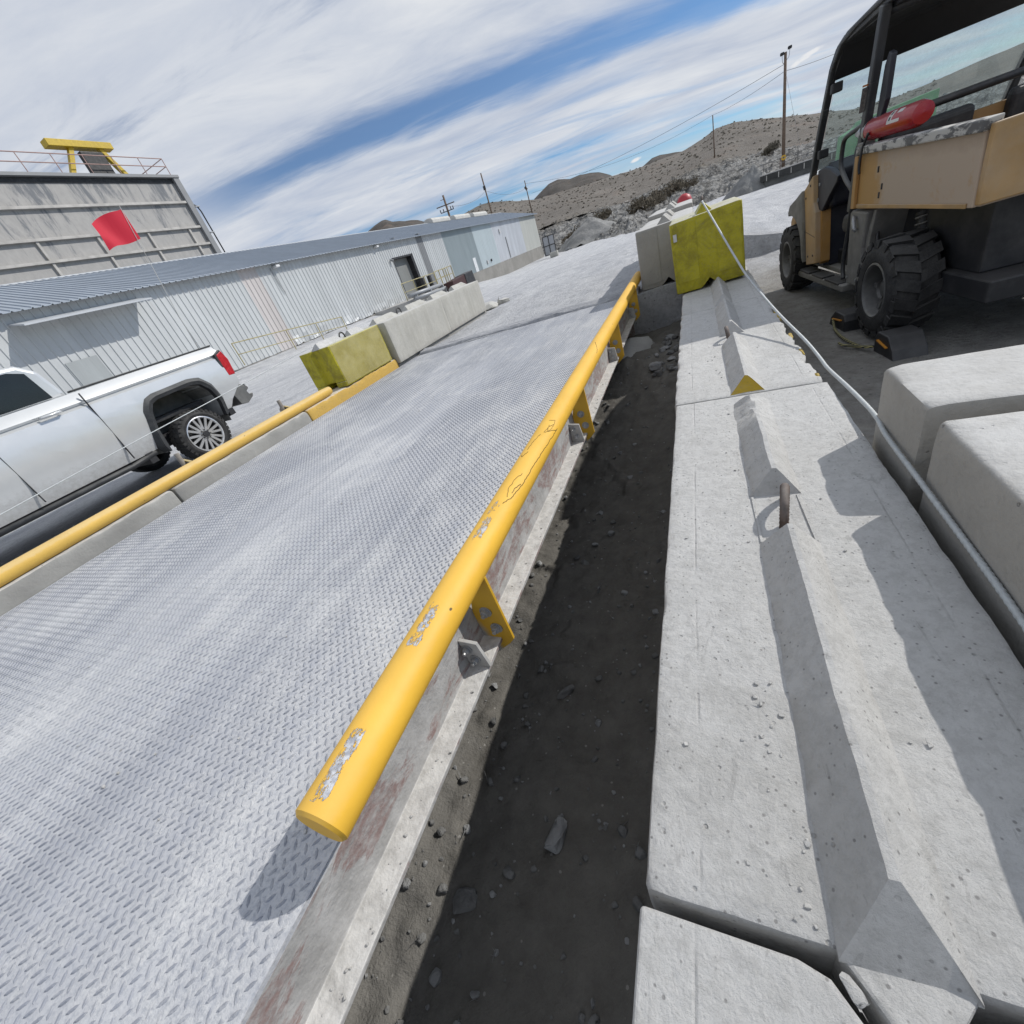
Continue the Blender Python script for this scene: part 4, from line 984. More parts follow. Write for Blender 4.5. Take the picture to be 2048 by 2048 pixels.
U('headlight', MB().prism([(2.60, .74), (2.68, .64), (2.66, .56), (2.58, .60)], 'x', .18, .42), simple('lamp_plastic', (.5, .5, .5), .2), bevel=.01)
U('headlight', MB().prism([(2.60, .74), (2.68, .64), (2.66, .56), (2.58, .60)], 'x', 1.08, 1.32), simple('lamp_plastic', (.5, .5, .5), .2), bevel=.01)
# red extinguisher lying across the bed front
def upos(p): return Matrix.Translation((1.13, 4.03, -.5)) @ Matrix.Rotation(ua, 4, 'Z') @ Vector(p)
fx = thing('fire_extinguisher', 'red bottle with a white marked label lying on top of the cargo bed', 'fire extinguisher', upos((.24, .25, 1.20)), ua)
M_red = simple('glossy_red', (.34, .012, .02), .25, 0, .12, 6, .25)
M_label = simple('white_label', (.62, .61, .58), .5)
ax = Vector((.06, -1, .0)).normalized(); c0 = Vector((-.13, .55, .083))
fx_b = MB().lathe([(0, .0), (.02, .0), (.03, .03), (.050, .10), (.062, .18), (.066, .24), (.066, .74), (.055, .78), (.0, .79)], c0, ax, 32)
body = fx_b.build('bottle', M_red, fx, smooth=True, sharp=50, origin=O0)
MB().lathe([(0, -.03), (.018, -.028), (.0215, .0), (.0315, .03), (.0515, .10), (.0615, .155)], c0, ax, 32).build('steel_dome', simple('bare_steel', (.55, .55, .56), .3, .5), body, smooth=True, origin=O0)
MB().lathe([(.0635, .175), (.066, .18), (.0675, .205), (.0655, .21)], c0, ax, 32).build('strap', M_steel, body, smooth=True, origin=O0)
u_, w_, d_ = frame_of(ax)
def fxp(t, deg, r=.066): a = R(deg); return c0 + ax * t + (Vector((-1, 0, 0)) * math.cos(a) + Vector((0, 0, 1)) * math.sin(a)) * r
lb = MB()
def patch(t0, t1, a0, a1, r, n=6):
    vs = [fxp(t, a0 + (a1 - a0) * i / n, r) for i in range(n + 1) for t in (t0, t1)]
    return vs, [(2 * i, 2 * i + 1, 2 * i + 3, 2 * i + 2) for i in range(n)]
lb.add(*patch(.515, .565, 0, 62, .0663)); lb.add(*patch(.565, .66, 0, 14, .0663)); lb.add(*patch(.60, .66, 40, 60, .0663)); lbo = lb.build('label', M_label, body, origin=O0)
lb = MB()
for a0 in (17, 41): lb.add(*patch(.53, .55, a0 - 3, a0 + 14, .0668))
lb.build('label_mark', M_black, lbo, origin=O0)
tag(MB().tube([upos(p) for p in smooth_path([(.06, .50, 1.27), (.05, .54, 1.20), (.04, .55, 1.10), (.045, .545, 1.04)], 5)], .009, 6).build('strap', M_black, smooth=True), 'black strap end hanging over the tan bed side', 'strap')
# wheel chocks and their rope
M_och = simple('orange_reflector', (.62, .26, .03), .4)
def chock(y0, y1, h, lab):
    t = thing('wheel_chock', lab, 'wheel chock', upos((.05, (y0 + y1) / 2, 0)), ua, 'rubber chocks at the rear wheel of the utility vehicle')
    a, c = y0 - (y0 + y1) / 2, y1 - (y0 + y1) / 2
    s = 1 if c > a else -1
    bd = MB().prism([(a, -.03), (c, -.03), (c + .0 - .04 * s, .05), (c - .12 * s, h), (a + .03 * s, h), (a, h * .6)], 'x', -.10, .09).build('chock_body', M_black, t, bevel=.008, origin=O0)
    MB().beam((-.103, a + .06 * s, h * .62), (-.103, c - .10 * s, h * .45), .006, .022, up=(1, 0, 0)).build('reflector', M_och, bd, origin=O0)
    return t
chock(.28, .62, .115, 'black rubber chock with orange strip wedged in front of the rear wheel')
chock(-.26, -.56, .125, 'black rubber chock with orange strip wedged behind the rear wheel')
def rope_m():
    t = NT('yellow_black_rope'); w = t.n('TexWave', {'wave_type': 'BANDS', 'bands_direction': 'DIAGONAL'}, i0=t.tc.outputs['Object'], Scale=22.); t.P(Base_Color=t.ramp(w.outputs[0], (.4, (.40, .36, .16)), (.55, (.03, .03, .03))), Roughness=.8); return t.m
tag(MB().tube([upos(p) for p in smooth_path([(-.06, .50, .05), (-.07, .44, .02), (-.10, .30, .012), (-.12, .05, .012), (-.10, -.2, .012), (-.07, -.30, .03), (-.10, -.20, .012), (-.17, -.10, .012), (-.18, -.02, .012)], 6)], .009, 7).build('rope', rope_m(), smooth=True), 'yellow and black rope joining the two wheel chocks on the dirt', 'rope')

# ------------------------------------------------------------------ pickup truck
TX = -7.0
truck = thing('pickup_truck', 'silver pickup truck with a red tail light parked facing away beyond the curb', 'pickup truck', (-8.05, 2, -.40))
def paint():
    t = NT('silver_car_paint'); n = t.noise(3, None, 5, .6); z = t.xyz()[2]
    c = t.mix(t.ramp(n, (.3, 0), (.7, 1)), (.60, .615, .62), (.66, .67, .67))
    d = t.math('ADD', t.n('MapRange', i0=z, i1=.98, i2=.42).outputs[0], t.math('MULTIPLY', t.math('SUBTRACT', t.noise(16, None, 8, .75), .5), 1.0))
    c = t.mix(t.math('MULTIPLY', t.ramp(d, (.45, 0), (1.1, 1)), .8), c, (.36, .355, .34))
    t.P(Base_Color=c, Roughness=t.math('ADD', t.math('MULTIPLY', t.ramp(d, (.4, 0), (1, 1)), .4), .28), Metallic=.30, Coat_Weight=.8, Coat_Roughness=.06)
    return t.m
M_car = paint()
M_trim = simple('black_trim', (.028, .030, .033), .55, 0, .15, 10, .45, (.22, .22, .21))
M_pane = simple('dark_car_glass', (.012, .014, .017), .06)
M_lens = NT('red_lens'); M_lens.P(Base_Color=M_lens.mix(M_lens.ramp(M_lens.noise(30, None, 2), (.4, 0), (.6, 1)), (.40, .008, .015), (.55, .02, .03)), Roughness=.15, Coat_Weight=.8); M_lens = M_lens.m
M_well = simple('wheel_well_liner', (.20, .20, .19), .85, 0, .3, 8, .5, (.3, .295, .28))
M_chrome = simple('polished_rim', (.72, .72, .72), .25, .7, .06, 8, .1)
GZ = -.398
def xprof(z): return float(np.interp(z, [-.05, .1, .3, .5, .72, .89, .925, .955, 1.0, 1.09], [-.16, -.11, -.055, -.03, -.035, -.062, -.100, -.062, -.088, -.15]))
def truck_arch(cy):   # opening, from rear foot to front foot
    return [(cy + .50, .115), (cy + .545, .33), (cy + .50, .54), (cy + .40, .665), (cy + .25, .695), (cy - .28, .685), (cy - .38, .655), (cy - .45, .56), (cy - .53, .33), (cy - .60, .10)]
def body_side(outline, x_in, name, mat, planes):
    bm = bmesh.new()
    f = bm.faces.new([bm.verts.new((TX, p[0], p[1])) for p in outline])
    g = bmesh.ops.extrude_face_region(bm, geom=[f])
    bmesh.ops.translate(bm, verts=[e for e in g['geom'] if isinstance(e, bmesh.types.BMVert)], vec=(x_in - TX, 0, 0))
    bmesh.ops.triangulate(bm, faces=[q for q in bm.faces if len(q.verts) > 4])
    for z in planes: bmesh.ops.bisect_plane(bm, geom=bm.verts[:] + bm.edges[:] + bm.faces[:], plane_co=(0, 0, z), plane_no=(0, 0, 1))
    for y in np.arange(-1, 5.1, .25): bmesh.ops.bisect_plane(bm, geom=bm.verts[:] + bm.edges[:] + bm.faces[:], plane_co=(0, y, 0), plane_no=(0, 1, 0))
    W0 = -9.08
    for v in bm.verts:
        if v.co.x > TX - .01:
            dy = max(0, v.co.y - 4.75) * .18 + max(0, -.55 - v.co.y) * .3
            v.co.x += xprof(v.co.z) - dy * dy * 3
        elif x_in < -8:
            v.co.x -= xprof(v.co.z) * 1 + .0
    bmesh.ops.recalc_face_normals(bm, faces=bm.faces[:])
    bm.verts.index_update()
    o = mesh_obj(name, [tuple(v.co) for v in bm.verts], [[v.index for v in q.verts] for q in bm.faces], mat, truck, smooth=True, sharp=28)
    bm.free(); return o
RH, FH = 4.037, .14
out = [(5.045, 1.085), (5.065, .99), (5.095, .84), (5.075, .45), (4.98, .40), (4.80, .27), (4.715, .155), (4.61, .11)] + truck_arch(RH) + [(3.30, .09), (.80, .08)] + truck_arch(FH) + [(-.60, .10), (-.92, .15), (-1.0, .40), (-.99, .72), (-.86, .93), (-.3, 1.0), (.55, 1.07), (1.5, 1.075)]
body_side(out, -9.1, 'body', M_car, (.2, .3, .4, .5, .6, .72, .82, .89, .925, .955, 1.0, 1.05))
# cab
cab = [(3.02, 1.07), (2.93, 1.42), (2.78, 1.53), (2.2, 1.56), (1.5, 1.55), (1.25, 1.50), (.55, 1.06)]
b = MB(); b.prism(cab, 'x', -8.86, -7.24); b.build('cab', M_car, truck, bevel=.05, seg=3)
for a in ([(2.86, 1.10), (2.80, 1.42), (2.66, 1.47), (2.02, 1.49), (2.02, 1.10)], [(1.95, 1.10), (1.95, 1.49), (1.52, 1.48), (1.32, 1.43), (.80, 1.10)]):
    MB().prism(a, 'x', -7.238, -7.228).build('side_window', M_pane, truck)
MB().prism([(.70, 1.14), (1.23, 1.48), (1.24, 1.475), (.71, 1.135)], 'x', -8.75, -7.35).build('windscreen', M_pane, truck)
MB().prism([(2.955, 1.40), (2.995, 1.15), (3.015, 1.15), (2.975, 1.40)], 'x', -8.65, -7.45).build('rear_window', M_pane, truck)
MB().prism([(5.05, 1.083), (5.05, 1.103), (3.02, 1.113), (3.02, 1.09)], 'x', -7.23, -7.135).build('bed_rail_cap', M_trim, truck, bevel=.006)
MB().prism([(5.05, 1.083), (5.05, 1.103), (3.02, 1.113), (3.02, 1.09)], 'x', -8.96, -8.87).build('bed_rail_cap', M_trim, truck, bevel=.006)
for yy in (3.035, 1.985): MB().box(-7.06, -7.03, yy - .003, yy + .003, .12, 1.05).build('door_seam', M_black, truck)
for yy in (2.75, 1.72): MB().tube([(-7.05, yy, .93), (-7.015, yy - .02, .93), (-7.015, yy - .20, .93), (-7.05, yy - .22, .93)], .016, 8).build('door_handle', M_car, truck, smooth=True)
MB().blob((-6.92, .98, 1.16), (.11, .07, .10), 2, .05).build('door_mirror', M_trim, truck, smooth=True)
# tail light with its dark bezel
tl = MB().prism([(5.075, 1.0), (4.945, .955), (4.94, .585), (4.955, .57), (5.085, .57), (5.115, .84)], 'x', -7.16, -7.043).build('tail_light_bezel', M_black, truck, bevel=.008)
MB().prism([(5.082, .975), (4.972, .938), (4.966, .60), (5.09, .597), (5.122, .83)], 'x', -7.15, -7.036).build('tail_light', M_lens, tl, bevel=.01)
# flares
for cy in (RH, FH):
    o_ = [(cy + .50, .095), (cy + .56, .10), (cy + .62, .34), (cy + .57, .60), (cy + .45, .74), (cy + .28, .775), (cy - .30, .765), (cy - .42, .73), (cy - .53, .60), (cy - .61, .33), (cy - .66, .09), (cy - .60, .0)]
    i_ = [(cy + .48, .11), (cy + .53, .33), (cy + .49, .53), (cy + .39, .65), (cy + .25, .68), (cy - .28, .67), (cy - .37, .64), (cy - .44, .55), (cy - .52, .33), (cy - .56, .0)]
    fl_ = MB(); no, ni = len(o_), len(i_)
    # strip between the two outlines, with depth
    def rs(pl, n):
        d = [0]
        for a, c in zip(pl, pl[1:]): d.append(d[-1] + (Vector(a) - Vector(c)).length)
        return [(float(np.interp(t, d, [p[0] for p in pl])), float(np.interp(t, d, [p[1] for p in pl]))) for t in np.linspace(0, d[-1], n)]
    A, B_ = rs(o_, 40), rs(i_, 40)
    vs = []
    for p, q in zip(A, B_):
        xa = TX + xprof(p[1]) + .004; xm = TX + .012
        m = ((p[0] + q[0]) / 2, (p[1] + q[1]) / 2)
        vs += [(xa, p[0], p[1]), (xm, m[0], m[1]), (xm - .015, q[0], q[1]), (xm - .10, q[0], q[1])]
    fs = [[4 * i + k, 4 * i + k + 1, 4 * i + k + 5, 4 * i + k + 4] for i in range(39) for k in range(3)]
    mesh_obj('wheel_arch_flare', vs, fs, M_trim, truck, smooth=True, sharp=50)
    # inner liner: curved shell
    ln = rs([(cy + .52, .0), (cy + .56, .33), (cy + .46, .62), (cy + .2, .69), (cy - .3, .68), (cy - .42, .62), (cy - .55, .33), (cy - .60, .0)], 24)
    vs = [(x_, p[0], p[1]) for p in ln for x_ in (TX - .05, TX - .62)]
    fs = [[2 * i, 2 * i + 1, 2 * i + 3, 2 * i + 2] for i in range(23)] + [[2 * i + 1 for i in range(24)]]
    mesh_obj('wheel_well', vs, fs, M_well, truck, smooth=True, sharp=50)
    MB().box(TX - .75, TX - .25, cy - .42, cy + .42, .38, .44).build('suspension', M_black, truck)
    for side in (0, 1):
        c_ = (TX + .004, cy, -.006) if side == 0 else (-9.105, cy, -.006)
        wheel(truck, c_, (1, 0, 0) if side == 0 else (-1, 0, 0), .392, .275, .262, (M_rubber, M_chrome), 34, .010, 8, None, .45, 'truck')
MB().box(-8.7, -7.4, -.6, 4.9, .02, .20).box(-9.0, -7.1, 3.2, 3.3, -.05, .1).build('underbody', M_black, truck)
MB().tube([(-7.12, 3.34, .06), (-7.12, 3.0, .03), (-7.14, .75, .03)], .035, 8).build('side_step', M_trim, truck, smooth=True)
# rear bumper
bp = [(5.03, .445), (5.20, .36), (5.215, .32), (5.15, .285), (5.165, .235), (5.235, .225), (5.20, .17), (5.06, .11), (4.93, .135), (4.90, .30)]
MB().prism(bp, 'x', -8.98, -7.12).build('rear_bumper', simple('dull_bumper_steel', (.17, .17, .165), .5, .5, .2, 8, .5), truck, bevel=.008)
MB().prism([(5.0, .45), (5.19, .40), (5.20, .365), (5.0, .42)], 'x', -8.97, -7.13).build('bumper_step', M_trim, truck, bevel=.005)
MB().box(-7.16, -7.08, 4.62, 4.72, .06, .16).build('mud_flap_bracket', M_black, truck)
# tall whip with a red flag clamped to the bed
wh = MB().tube([(-7.22, 4.90, 1.08), (-7.215, 4.93, 1.6), (-7.20, 5.00, 2.2), (-7.19, 5.06, 2.72), (-7.185, 5.10, 3.02)], [.006, .005, .0045, .004, .003], 7).build('whip', simple('whip_fibreglass', (.5, .5, .48), .5), truck, smooth=True)
n = 9; vs = []; fs = []
for i in range(n):
    for j in range(n):
        a = i / (n - 1); c = j / (n - 1)
        vs.append((-7.19 + .05 * math.sin(a * 7 + c * 2) * a - .10 * a, 5.10 - .46 * a, 2.98 - .36 * c - .10 * a + .04 * math.sin(c * 5 + a * 4) * a))
fs = [[i * n + j, i * n + j + 1, (i + 1) * n + j + 1, (i + 1) * n + j] for i in range(n - 1) for j in range(n - 1)]
t = NT('red_flag_cloth'); tlc = t.n('BsdfTranslucent', Color=(.75, .03, .06, 1)); t.P(Base_Color=(.68, .03, .06), Roughness=.7); mx = t.n('MixShader', i0=.35, i1=t.b, i2=tlc); t.t.links.new(mx.outputs[0], t.out.inputs[0])
mesh_obj('flag', vs, fs, t.m, wh, smooth=True)
# ------------------------------------------------------------------ long corrugated shed
BX = -21.6
shed = thing('warehouse', 'long low corrugated metal shed with patched wall panels and a grey roof', 'building', (-26.8, 36, .2))
def sheet(name, base, var=.08, rust=.0, dust=.35):
    t = NT(name); x, y, z = t.xyz()
    n = t.noise(1.2, t.co((1, 1, .25)), 7, .65); s2 = t.noise(7, t.co((1, 1, .12)), 6, .7)
    c = t.mix(t.ramp(n, (.3, 0), (.7, 1)), tuple(a * (1 - var) for a in base), tuple(min(1, a * (1 + var)) for a in base))
    wn_ = t.n('TexWhiteNoise', {'noise_dimensions': '1D'}); t.set(wn_.inputs['W'], t.math('FLOOR', t.math('DIVIDE', y, .915)))
    c = t.mix(t.math('MULTIPLY', wn_.outputs['Value'], .22 if dust > .2 else .10), c, tuple(a * .72 for a in base))
    c = t.mix(t.math('MULTIPLY', t.ramp(t.noise(2.6, t.co((1, 1.6, .09)), 7, .75), (.64, 0), (.74, 1)), .45), c, (.30, .235, .19))
    c = t.mix(t.math('MULTIPLY', t.ramp(s2, (.55, 0), (.8, 1)), .3), c, (.33, .33, .33))
    c = t.mix(t.math('MULTIPLY', t.ramp(t.math('ADD', t.math('MULTIPLY', z, -.5), t.noise(3, None, 7, .7)), (.15, 0), (.75, 1)), dust), c, (.66, .655, .65))
    t.P(Base_Color=c, Roughness=.5, Metallic=.12, Specular_IOR_Level=.4); t.bump(t.noise(2.3, t.co((1, 1, .4)), 3), .03, .5); return t.m
M_white = sheet('white_corrugated', (.52, .535, .535)); M_pink = sheet('pinkish_corrugated', (.56, .52, .50)); M_gblue = sheet('blue_grey_corrugated', (.32, .37, .385), dust=.1)
M_pblue = sheet('pale_blue_sheet', (.42, .48, .50), dust=.1); M_beige = sheet('beige_sheet', (.47, .475, .44), dust=.1); M_dkst = sheet('grey_strip', (.22, .225, .23), dust=.1); M_wht2 = sheet('chalky_white_sheet', (.55, .57, .60), .12)
def ribwall(y0, y1, z0, z1, mat, pitch=.305, dep=.032, name='wall_panel', zb=None, crumple=0):
    n = max(1, round((y1 - y0) / pitch)); p = (y1 - y0) / n; prof = []
    for i in range(n): prof += [(y0 + i * p, 0), (y0 + (i + .74) * p, 0), (y0 + (i + .80) * p, dep), (y0 + (i + .94) * p, dep)]
    prof.append((y1, 0)); zs = [z0, z0 + .18, z0 + .5, z0 + 1.0, z1]; vs = []
    for z in zs:
        for y, d in prof:
            cr_ = crumple * max(0, 1 - (z - z0) / .9) * (mnoise.noise(Vector((y * 1.7, z * 2, 3))) + .1)
            vs.append((BX + d + cr_, y, z + (crumple * .6 * mnoise.noise(Vector((y * 2.1, 7, 1))) if z == z0 else 0)))
    k = len(prof)
    fs = [[r * k + i, r * k + i + 1, (r + 1) * k + i + 1, (r + 1) * k + i] for r in range(len(zs) - 1) for i in range(k - 1)]
    return mesh_obj(name, vs, fs, mat, shed)
ZE = 4.40
ribwall(-6, 13.0, .2, ZE, M_white, crumple=.03); ribwall(13.0, 19.0, .2, ZE, M_white, crumple=.03); ribwall(19.0, 20.22, .2, ZE, M_pink, crumple=.03)
ribwall(20.22, 33.3, .2, ZE, M_white, crumple=.16); ribwall(33.3, 36.55, 3.28, ZE, M_white); ribwall(36.55, 37.9, .2, ZE, M_white)
ribwall(37.9, 39.0, .2, ZE, M_dkst, dep=.02); ribwall(39.0, 42.8, .2, ZE, M_white, .34); ribwall(42.8, 50, .2, ZE, M_gblue, .2, .03); ribwall(50, 55.9, .2, ZE, M_pblue, .4, .012)
ribwall(55.9, 66.8, .2, ZE, M_wht2, .22, .018); ribwall(66.8, 74.5, .2, ZE, M_beige, .5, .01)
# core so the shed is solid, gables, plinth
gab = [(BX - .02, .2), (BX - .02, ZE - .03), (-26.8, 6.2), (-32.0, ZE - .03), (-32.0, .2)]
MB().prism(gab, 'y', 74.40, 74.48).prism(gab, 'y', -5.98, -5.9).box(-32.0, -31.96, -5.9, 74.4, .2, ZE - .03).build('gable_wall', M_beige, shed)
M_plinth = concrete('plinth_concrete', (.30, .29, .27), .3, .2, .6, scale=.25, streak=.3)
MB().box(-32.0, BX + .09, 43.5, 74.55, -1.9, .19).build('plinth', M_plinth, shed); MB().box(-32.0, BX + .02, -6, 43.5, -1.6, .19).build('plinth', M_plinth, shed)
# roof
M_roof = sheet('grey_ribbed_roof', (.33, .37, .42), .08, dust=0); M_roofedge = sheet('roof_edge', (.5, .52, .54), dust=0)
def roof(x0, z0, x1, z1, name):
    y0, y1 = -6.3, 74.9; p = .305; n = round((y1 - y0) / p); p = (y1 - y0) / n; prof = []
    for i in range(n): prof += [(y0 + i * p, 0), (y0 + (i + .72) * p, 0), (y0 + (i + .79) * p, .04), (y0 + (i + .93) * p, .04)]
    prof.append((y1, 0)); k = len(prof)
    vs = [(x0, y, z0 + d) for y, d in prof] + [(x1, y, z1 + d) for y, d in prof] + [(x0, y, z0 + d - .03) for y, d in prof] + [(x1, y, z1 + d - .03) for y, d in prof]
    fs = [[i, i + 1, k + i + 1, k + i] for i in range(k - 1)] + [[2 * k + i + 1, 2 * k + i, 3 * k + i, 3 * k + i + 1] for i in range(k - 1)] + [[i + 1, i, 2 * k + i, 2 * k + i + 1] for i in range(k - 1)]
    return mesh_obj(name, vs, fs, M_roof, shed)
rf = roof(-21.18, 4.36, -26.8, 6.25, 'roof'); roof(-32.4, 4.36, -26.8, 6.25, 'roof')
MB().prism([(-26.6, 6.20), (-26.8, 6.30), (-27.0, 6.20)], 'y', -6.3, 74.9).build('ridge_cap', M_roofedge, rf)
MB().prism([(-21.2, 4.30), (-26.8, 6.19), (-32.4, 4.30), (-32.4, 4.37), (-26.8, 6.26), (-21.2, 4.37)], 'y', 74.75, 74.92).build('gable_trim', M_roofedge, rf)
for a, c in ((51.05, 55.7), (57.15, 61.8), (63.1, 67.95)):
    pr = [(-26.2, 6.10), (-26.2, 6.42), (-26.35, 6.64), (-26.8, 6.70), (-27.25, 6.64), (-27.4, 6.42), (-27.4, 6.10)]
    MB().prism(pr, 'y', a, c).build('ridge_vent', simple('pale_vent', (.50, .49, .46), .7, 0, .1, 2), rf, bevel=.08, seg=3)
MB().box(-21.9, -21.25, 38, 38.3, 4.5, 4.55).box(-22.3, -21.3, 34.2, 34.35, 4.52, 4.57).build('roof_debris', M_dkst, rf)
# door opening with a roller door partly seen, dark reveal
MB().box(BX - .5, BX - .45, 33.3, 36.55, .35, 3.28).build('roller_door', sheet('roller_door_grey', (.24, .245, .235), dust=0), shed)
dj = MB().box(BX - .5, BX + .03, 36.15, 36.5, .35, 3.2).box(BX - .5, BX + .03, 33.3, 36.5, 3.17, 3.3).box(BX - .5, BX + .05, 33.28, 33.36, .35, 3.3).build('door_frame', M_black, shed)
MB().box(BX - .5, BX + .04, 33.3, 36.55, .2, .36).build('door_sill', M_plinth, shed)
MB().box(BX + .03, BX + .06, 48.0, 48.75, .2, 1.55).build('white_hatch', simple('white_hatch', (.62, .64, .65), .5), shed)
for (y, z, s) in ((51.6, .55, .22), (52.9, .65, .16), (57.9, 3.1, .3)): MB().box(BX + .02, BX + .15, y, y + s, z, z + s * 1.6).build('meter_box', simple('grey_box', (.5, .5, .5), .5) if s != .16 else M_darkm, shed, bevel=.01)
MB().box(BX + .02, BX + .08, 59.6, 59.8, .3, 2.6).build('drain_pipe', M_dkst, shed)
for y in (21.4, 31.5): MB().box(BX + .03, BX + .35, y, y + .28, 4.14, 4.26).build('eave_lamp', simple('lamp_white', (.7, .7, .7), .4), shed, bevel=.02)
MB().tube([(BX + .05, 21.2, 4.2), (BX + .05, 21.25, 3.3), (BX + .09, 21.35, 2.9)], .025, 6).build('cable_drop', M_steel, shed)
MB().tube([(BX + .1, 32.9, 3.2), (BX + .3, 33.0, 3.05)], .09, 10).build('door_lamp', M_dkst, shed)
# small canopy at the left end, doorway under it
b = MB().prism([(BX, 4.02), (BX + 1.0, 3.80), (BX + 1.0, 3.85), (BX, 4.07)], 'y', 9.0, 13.5); b.build('canopy', M_roofedge, shed)
MB().box(BX + .034, BX + .06, 9.6, 10.7, .25, 2.5).build('side_door', sheet('side_door_grey', (.36, .38, .38)), shed)

# ------------------------------------------------------------------ yellow railings and dock
M_yel = simple('faded_yellow_steel', (.37, .325, .17), .75, 0, .25, 3)
M_dockc = simple('dock_concrete', (.40, .39, .37), .9, 0, .2, 2)
def railing(name, label, pts, h, r, mid=True, post=2.2):
    t = thing(name, label, 'railing', pts[0])
    tp = MB(); mp = MB(); tops = [Vector(p) + Vector((0, 0, h)) for p in pts]
    MB().tube(tops, r, 6).build('top_rail', M_yel, t)
    if mid: MB().tube([Vector(p) + Vector((0, 0, h * .5)) for p in pts], r * .85, 6).build('mid_rail', M_yel, t)
    for p, q in zip(pts, pts[1:]):
        p, q = Vector(p), Vector(q); n = max(1, round((q - p).length / post))
        for i in range(n + (1 if q == Vector(pts[-1]) else 0)):
            c = p.lerp(q, i / n); MB().tube([c, c + Vector((0, 0, h))], r, 6).build('post', M_yel, t)
    return t
railing('railing', 'long thin faded yellow railing along the foot of the shed wall', [(-20.5, 15.55, .28), (-20.5, 19.0, .05), (-20.5, 23.6, -.30)], 1.06, .028, True, 2.6)
dock = thing('loading_dock', 'raised concrete loading dock in front of the shed doorway', 'loading dock', (-20, 32.4, -.5))
MB().box(-21.5, -18.5, 28.3, 36.7, -1.2, .22).build('dock_slab', M_dockc, dock, bevel=.03)
railing('dock_railing', 'yellow dock railing on the open side facing the yard', [(-18.55, 28.5, .23), (-18.55, 33.4, .23)], 1.12, .03, True, 1.7)
railing('dock_railing', 'brighter yellow stair railing at the far right end of the dock', [(-18.55, 33.5, .30), (-18.55, 36.6, .35), (-19.8, 36.65, .35)], 1.10, .035, True, .8)
pc = thing('pipe_rack', 'two grey steel pipes on short legs lying along the dock', 'pipe rack', (-18.2, 30.9, .2))
MB().tube([(-18.2, 28.4, .50), (-18.2, 33.4, .42)], .14, 10).tube([(-17.95, 28.6, .22), (-17.95, 33.2, .12)], .11, 10).build('pipes', simple('grey_pipe', (.30, .31, .32), .5, .2), pc, smooth=True)
for y in (28.9, 31.0, 33.0): MB().box(-18.3, -17.9, y, y + .1, -1.0, .4).build('leg', M_steel, pc)
for y in (33.7, 34.9): 
    t = thing('bollard', 'dark post standing on the dock beside the doorway', 'bollard', (-20.6, y + 1.2, .2), group='dark posts on the dock')
    MB().box(-20.75, -20.45, y + 1.05, y + 1.35, .2, 1.35).build('post_body', M_darkm, t, bevel=.03)
bn = thing('scrap_bin', 'dark red and black open metal bin behind the left grey blocks', 'bin', (-18.3, 36.6, -.7))
MB().prism([(34.3, -.9), (34.6, .38), (37.0, .52), (37.0, -.9)], 'x', -18.7, -17.8).build('red_side', simple('dark_red_paint', (.05, .018, .018), .6), bn, bevel=.03)
MB().prism([(37.0, -.9), (37.0, .55), (38.7, .62), (38.95, -.9)], 'x', -18.75, -17.75).build('black_side', M_black, bn, bevel=.04)

# ------------------------------------------------------------------ tall bin building at the left
tank = thing('storage_bin', 'tall dusty steel-plated storage bin rising behind the shed at the left edge', 'storage bin', (-38, 20, 0))
def plate():
    t = NT('dusty_steel_plate'); st = t.noise(1.0, t.co((1, 1.1, .22)), 8, .72, .5); n = t.noise(3.5, t.co((1, 1, .5)), 8, .75); x, y, z = t.xyz()
    c = t.mix(t.ramp(n, (.3, 0), (.7, 1)), (.33, .32, .305), (.43, .415, .395))
    c = t.mix(t.math('MULTIPLY', t.ramp(t.math('ADD', st, t.math('MULTIPLY', t.n('MapRange', i0=z, i1=8.5, i2=12.6).outputs[0], .10)), (.56, 0), (.66, 1)), .75), c, (.10, .115, .135))
    t.P(Base_Color=c, Roughness=.8); return t.m
M_plate = plate(); M_flange = simple('dusty_flange', (.46, .44, .41), .85, 0, .2, 2); M_colm = simple('grey_column', (.235, .24, .245), .6, .2, .1, 1)
MB().box(-44, -34.0, 4, 28.95, 0, 12.60).build('bin_wall', M_plate, tank)
for z in (11.15, 9.58, 8.47, 7.2, 5.8, 4.3): MB().box(-33.998, -33.80, 4, 28.95, z - .07, z + .07).build('flange', M_flange, tank)
for y in (8.2, 11.5, 14.9, 18.2, 21.5, 24.77, 27.95): MB().box(-33.998, -33.86, y - .07, y + .07, .1, 9.5).build('stiffener', M_flange, tank)
MB().box(-34.4, -33.75, 28.96, 29.42, 0, 12.62).build('corner_column', M_colm, tank, bevel=.03)
MB().box(-44.1, -33.7, 3.9, 29.45, 12.62, 12.78).build('roof_slab', M_colm, tank)
MB().box(-34.002, -33.95, 4, 28.95, 12.35, 12.60).build('cornice', M_darkm, tank)
MB().tube([(-33.8, 29.40, 10.95), (-33.8, 29.62, 10.85), (-33.8, 29.72, 10.5), (-33.8, 29.75, 5.0)], .05, 8).build('conduit', M_black, tank, smooth=True)
for z in (10.8, 9.1, 7.4): MB().box(-33.9, -33.7, 29.40, 29.78, z, z + .06).build('conduit_clamp', M_steel, tank)
M_pinkr = simple('faded_red_railing', (.38, .25, .22), .7)
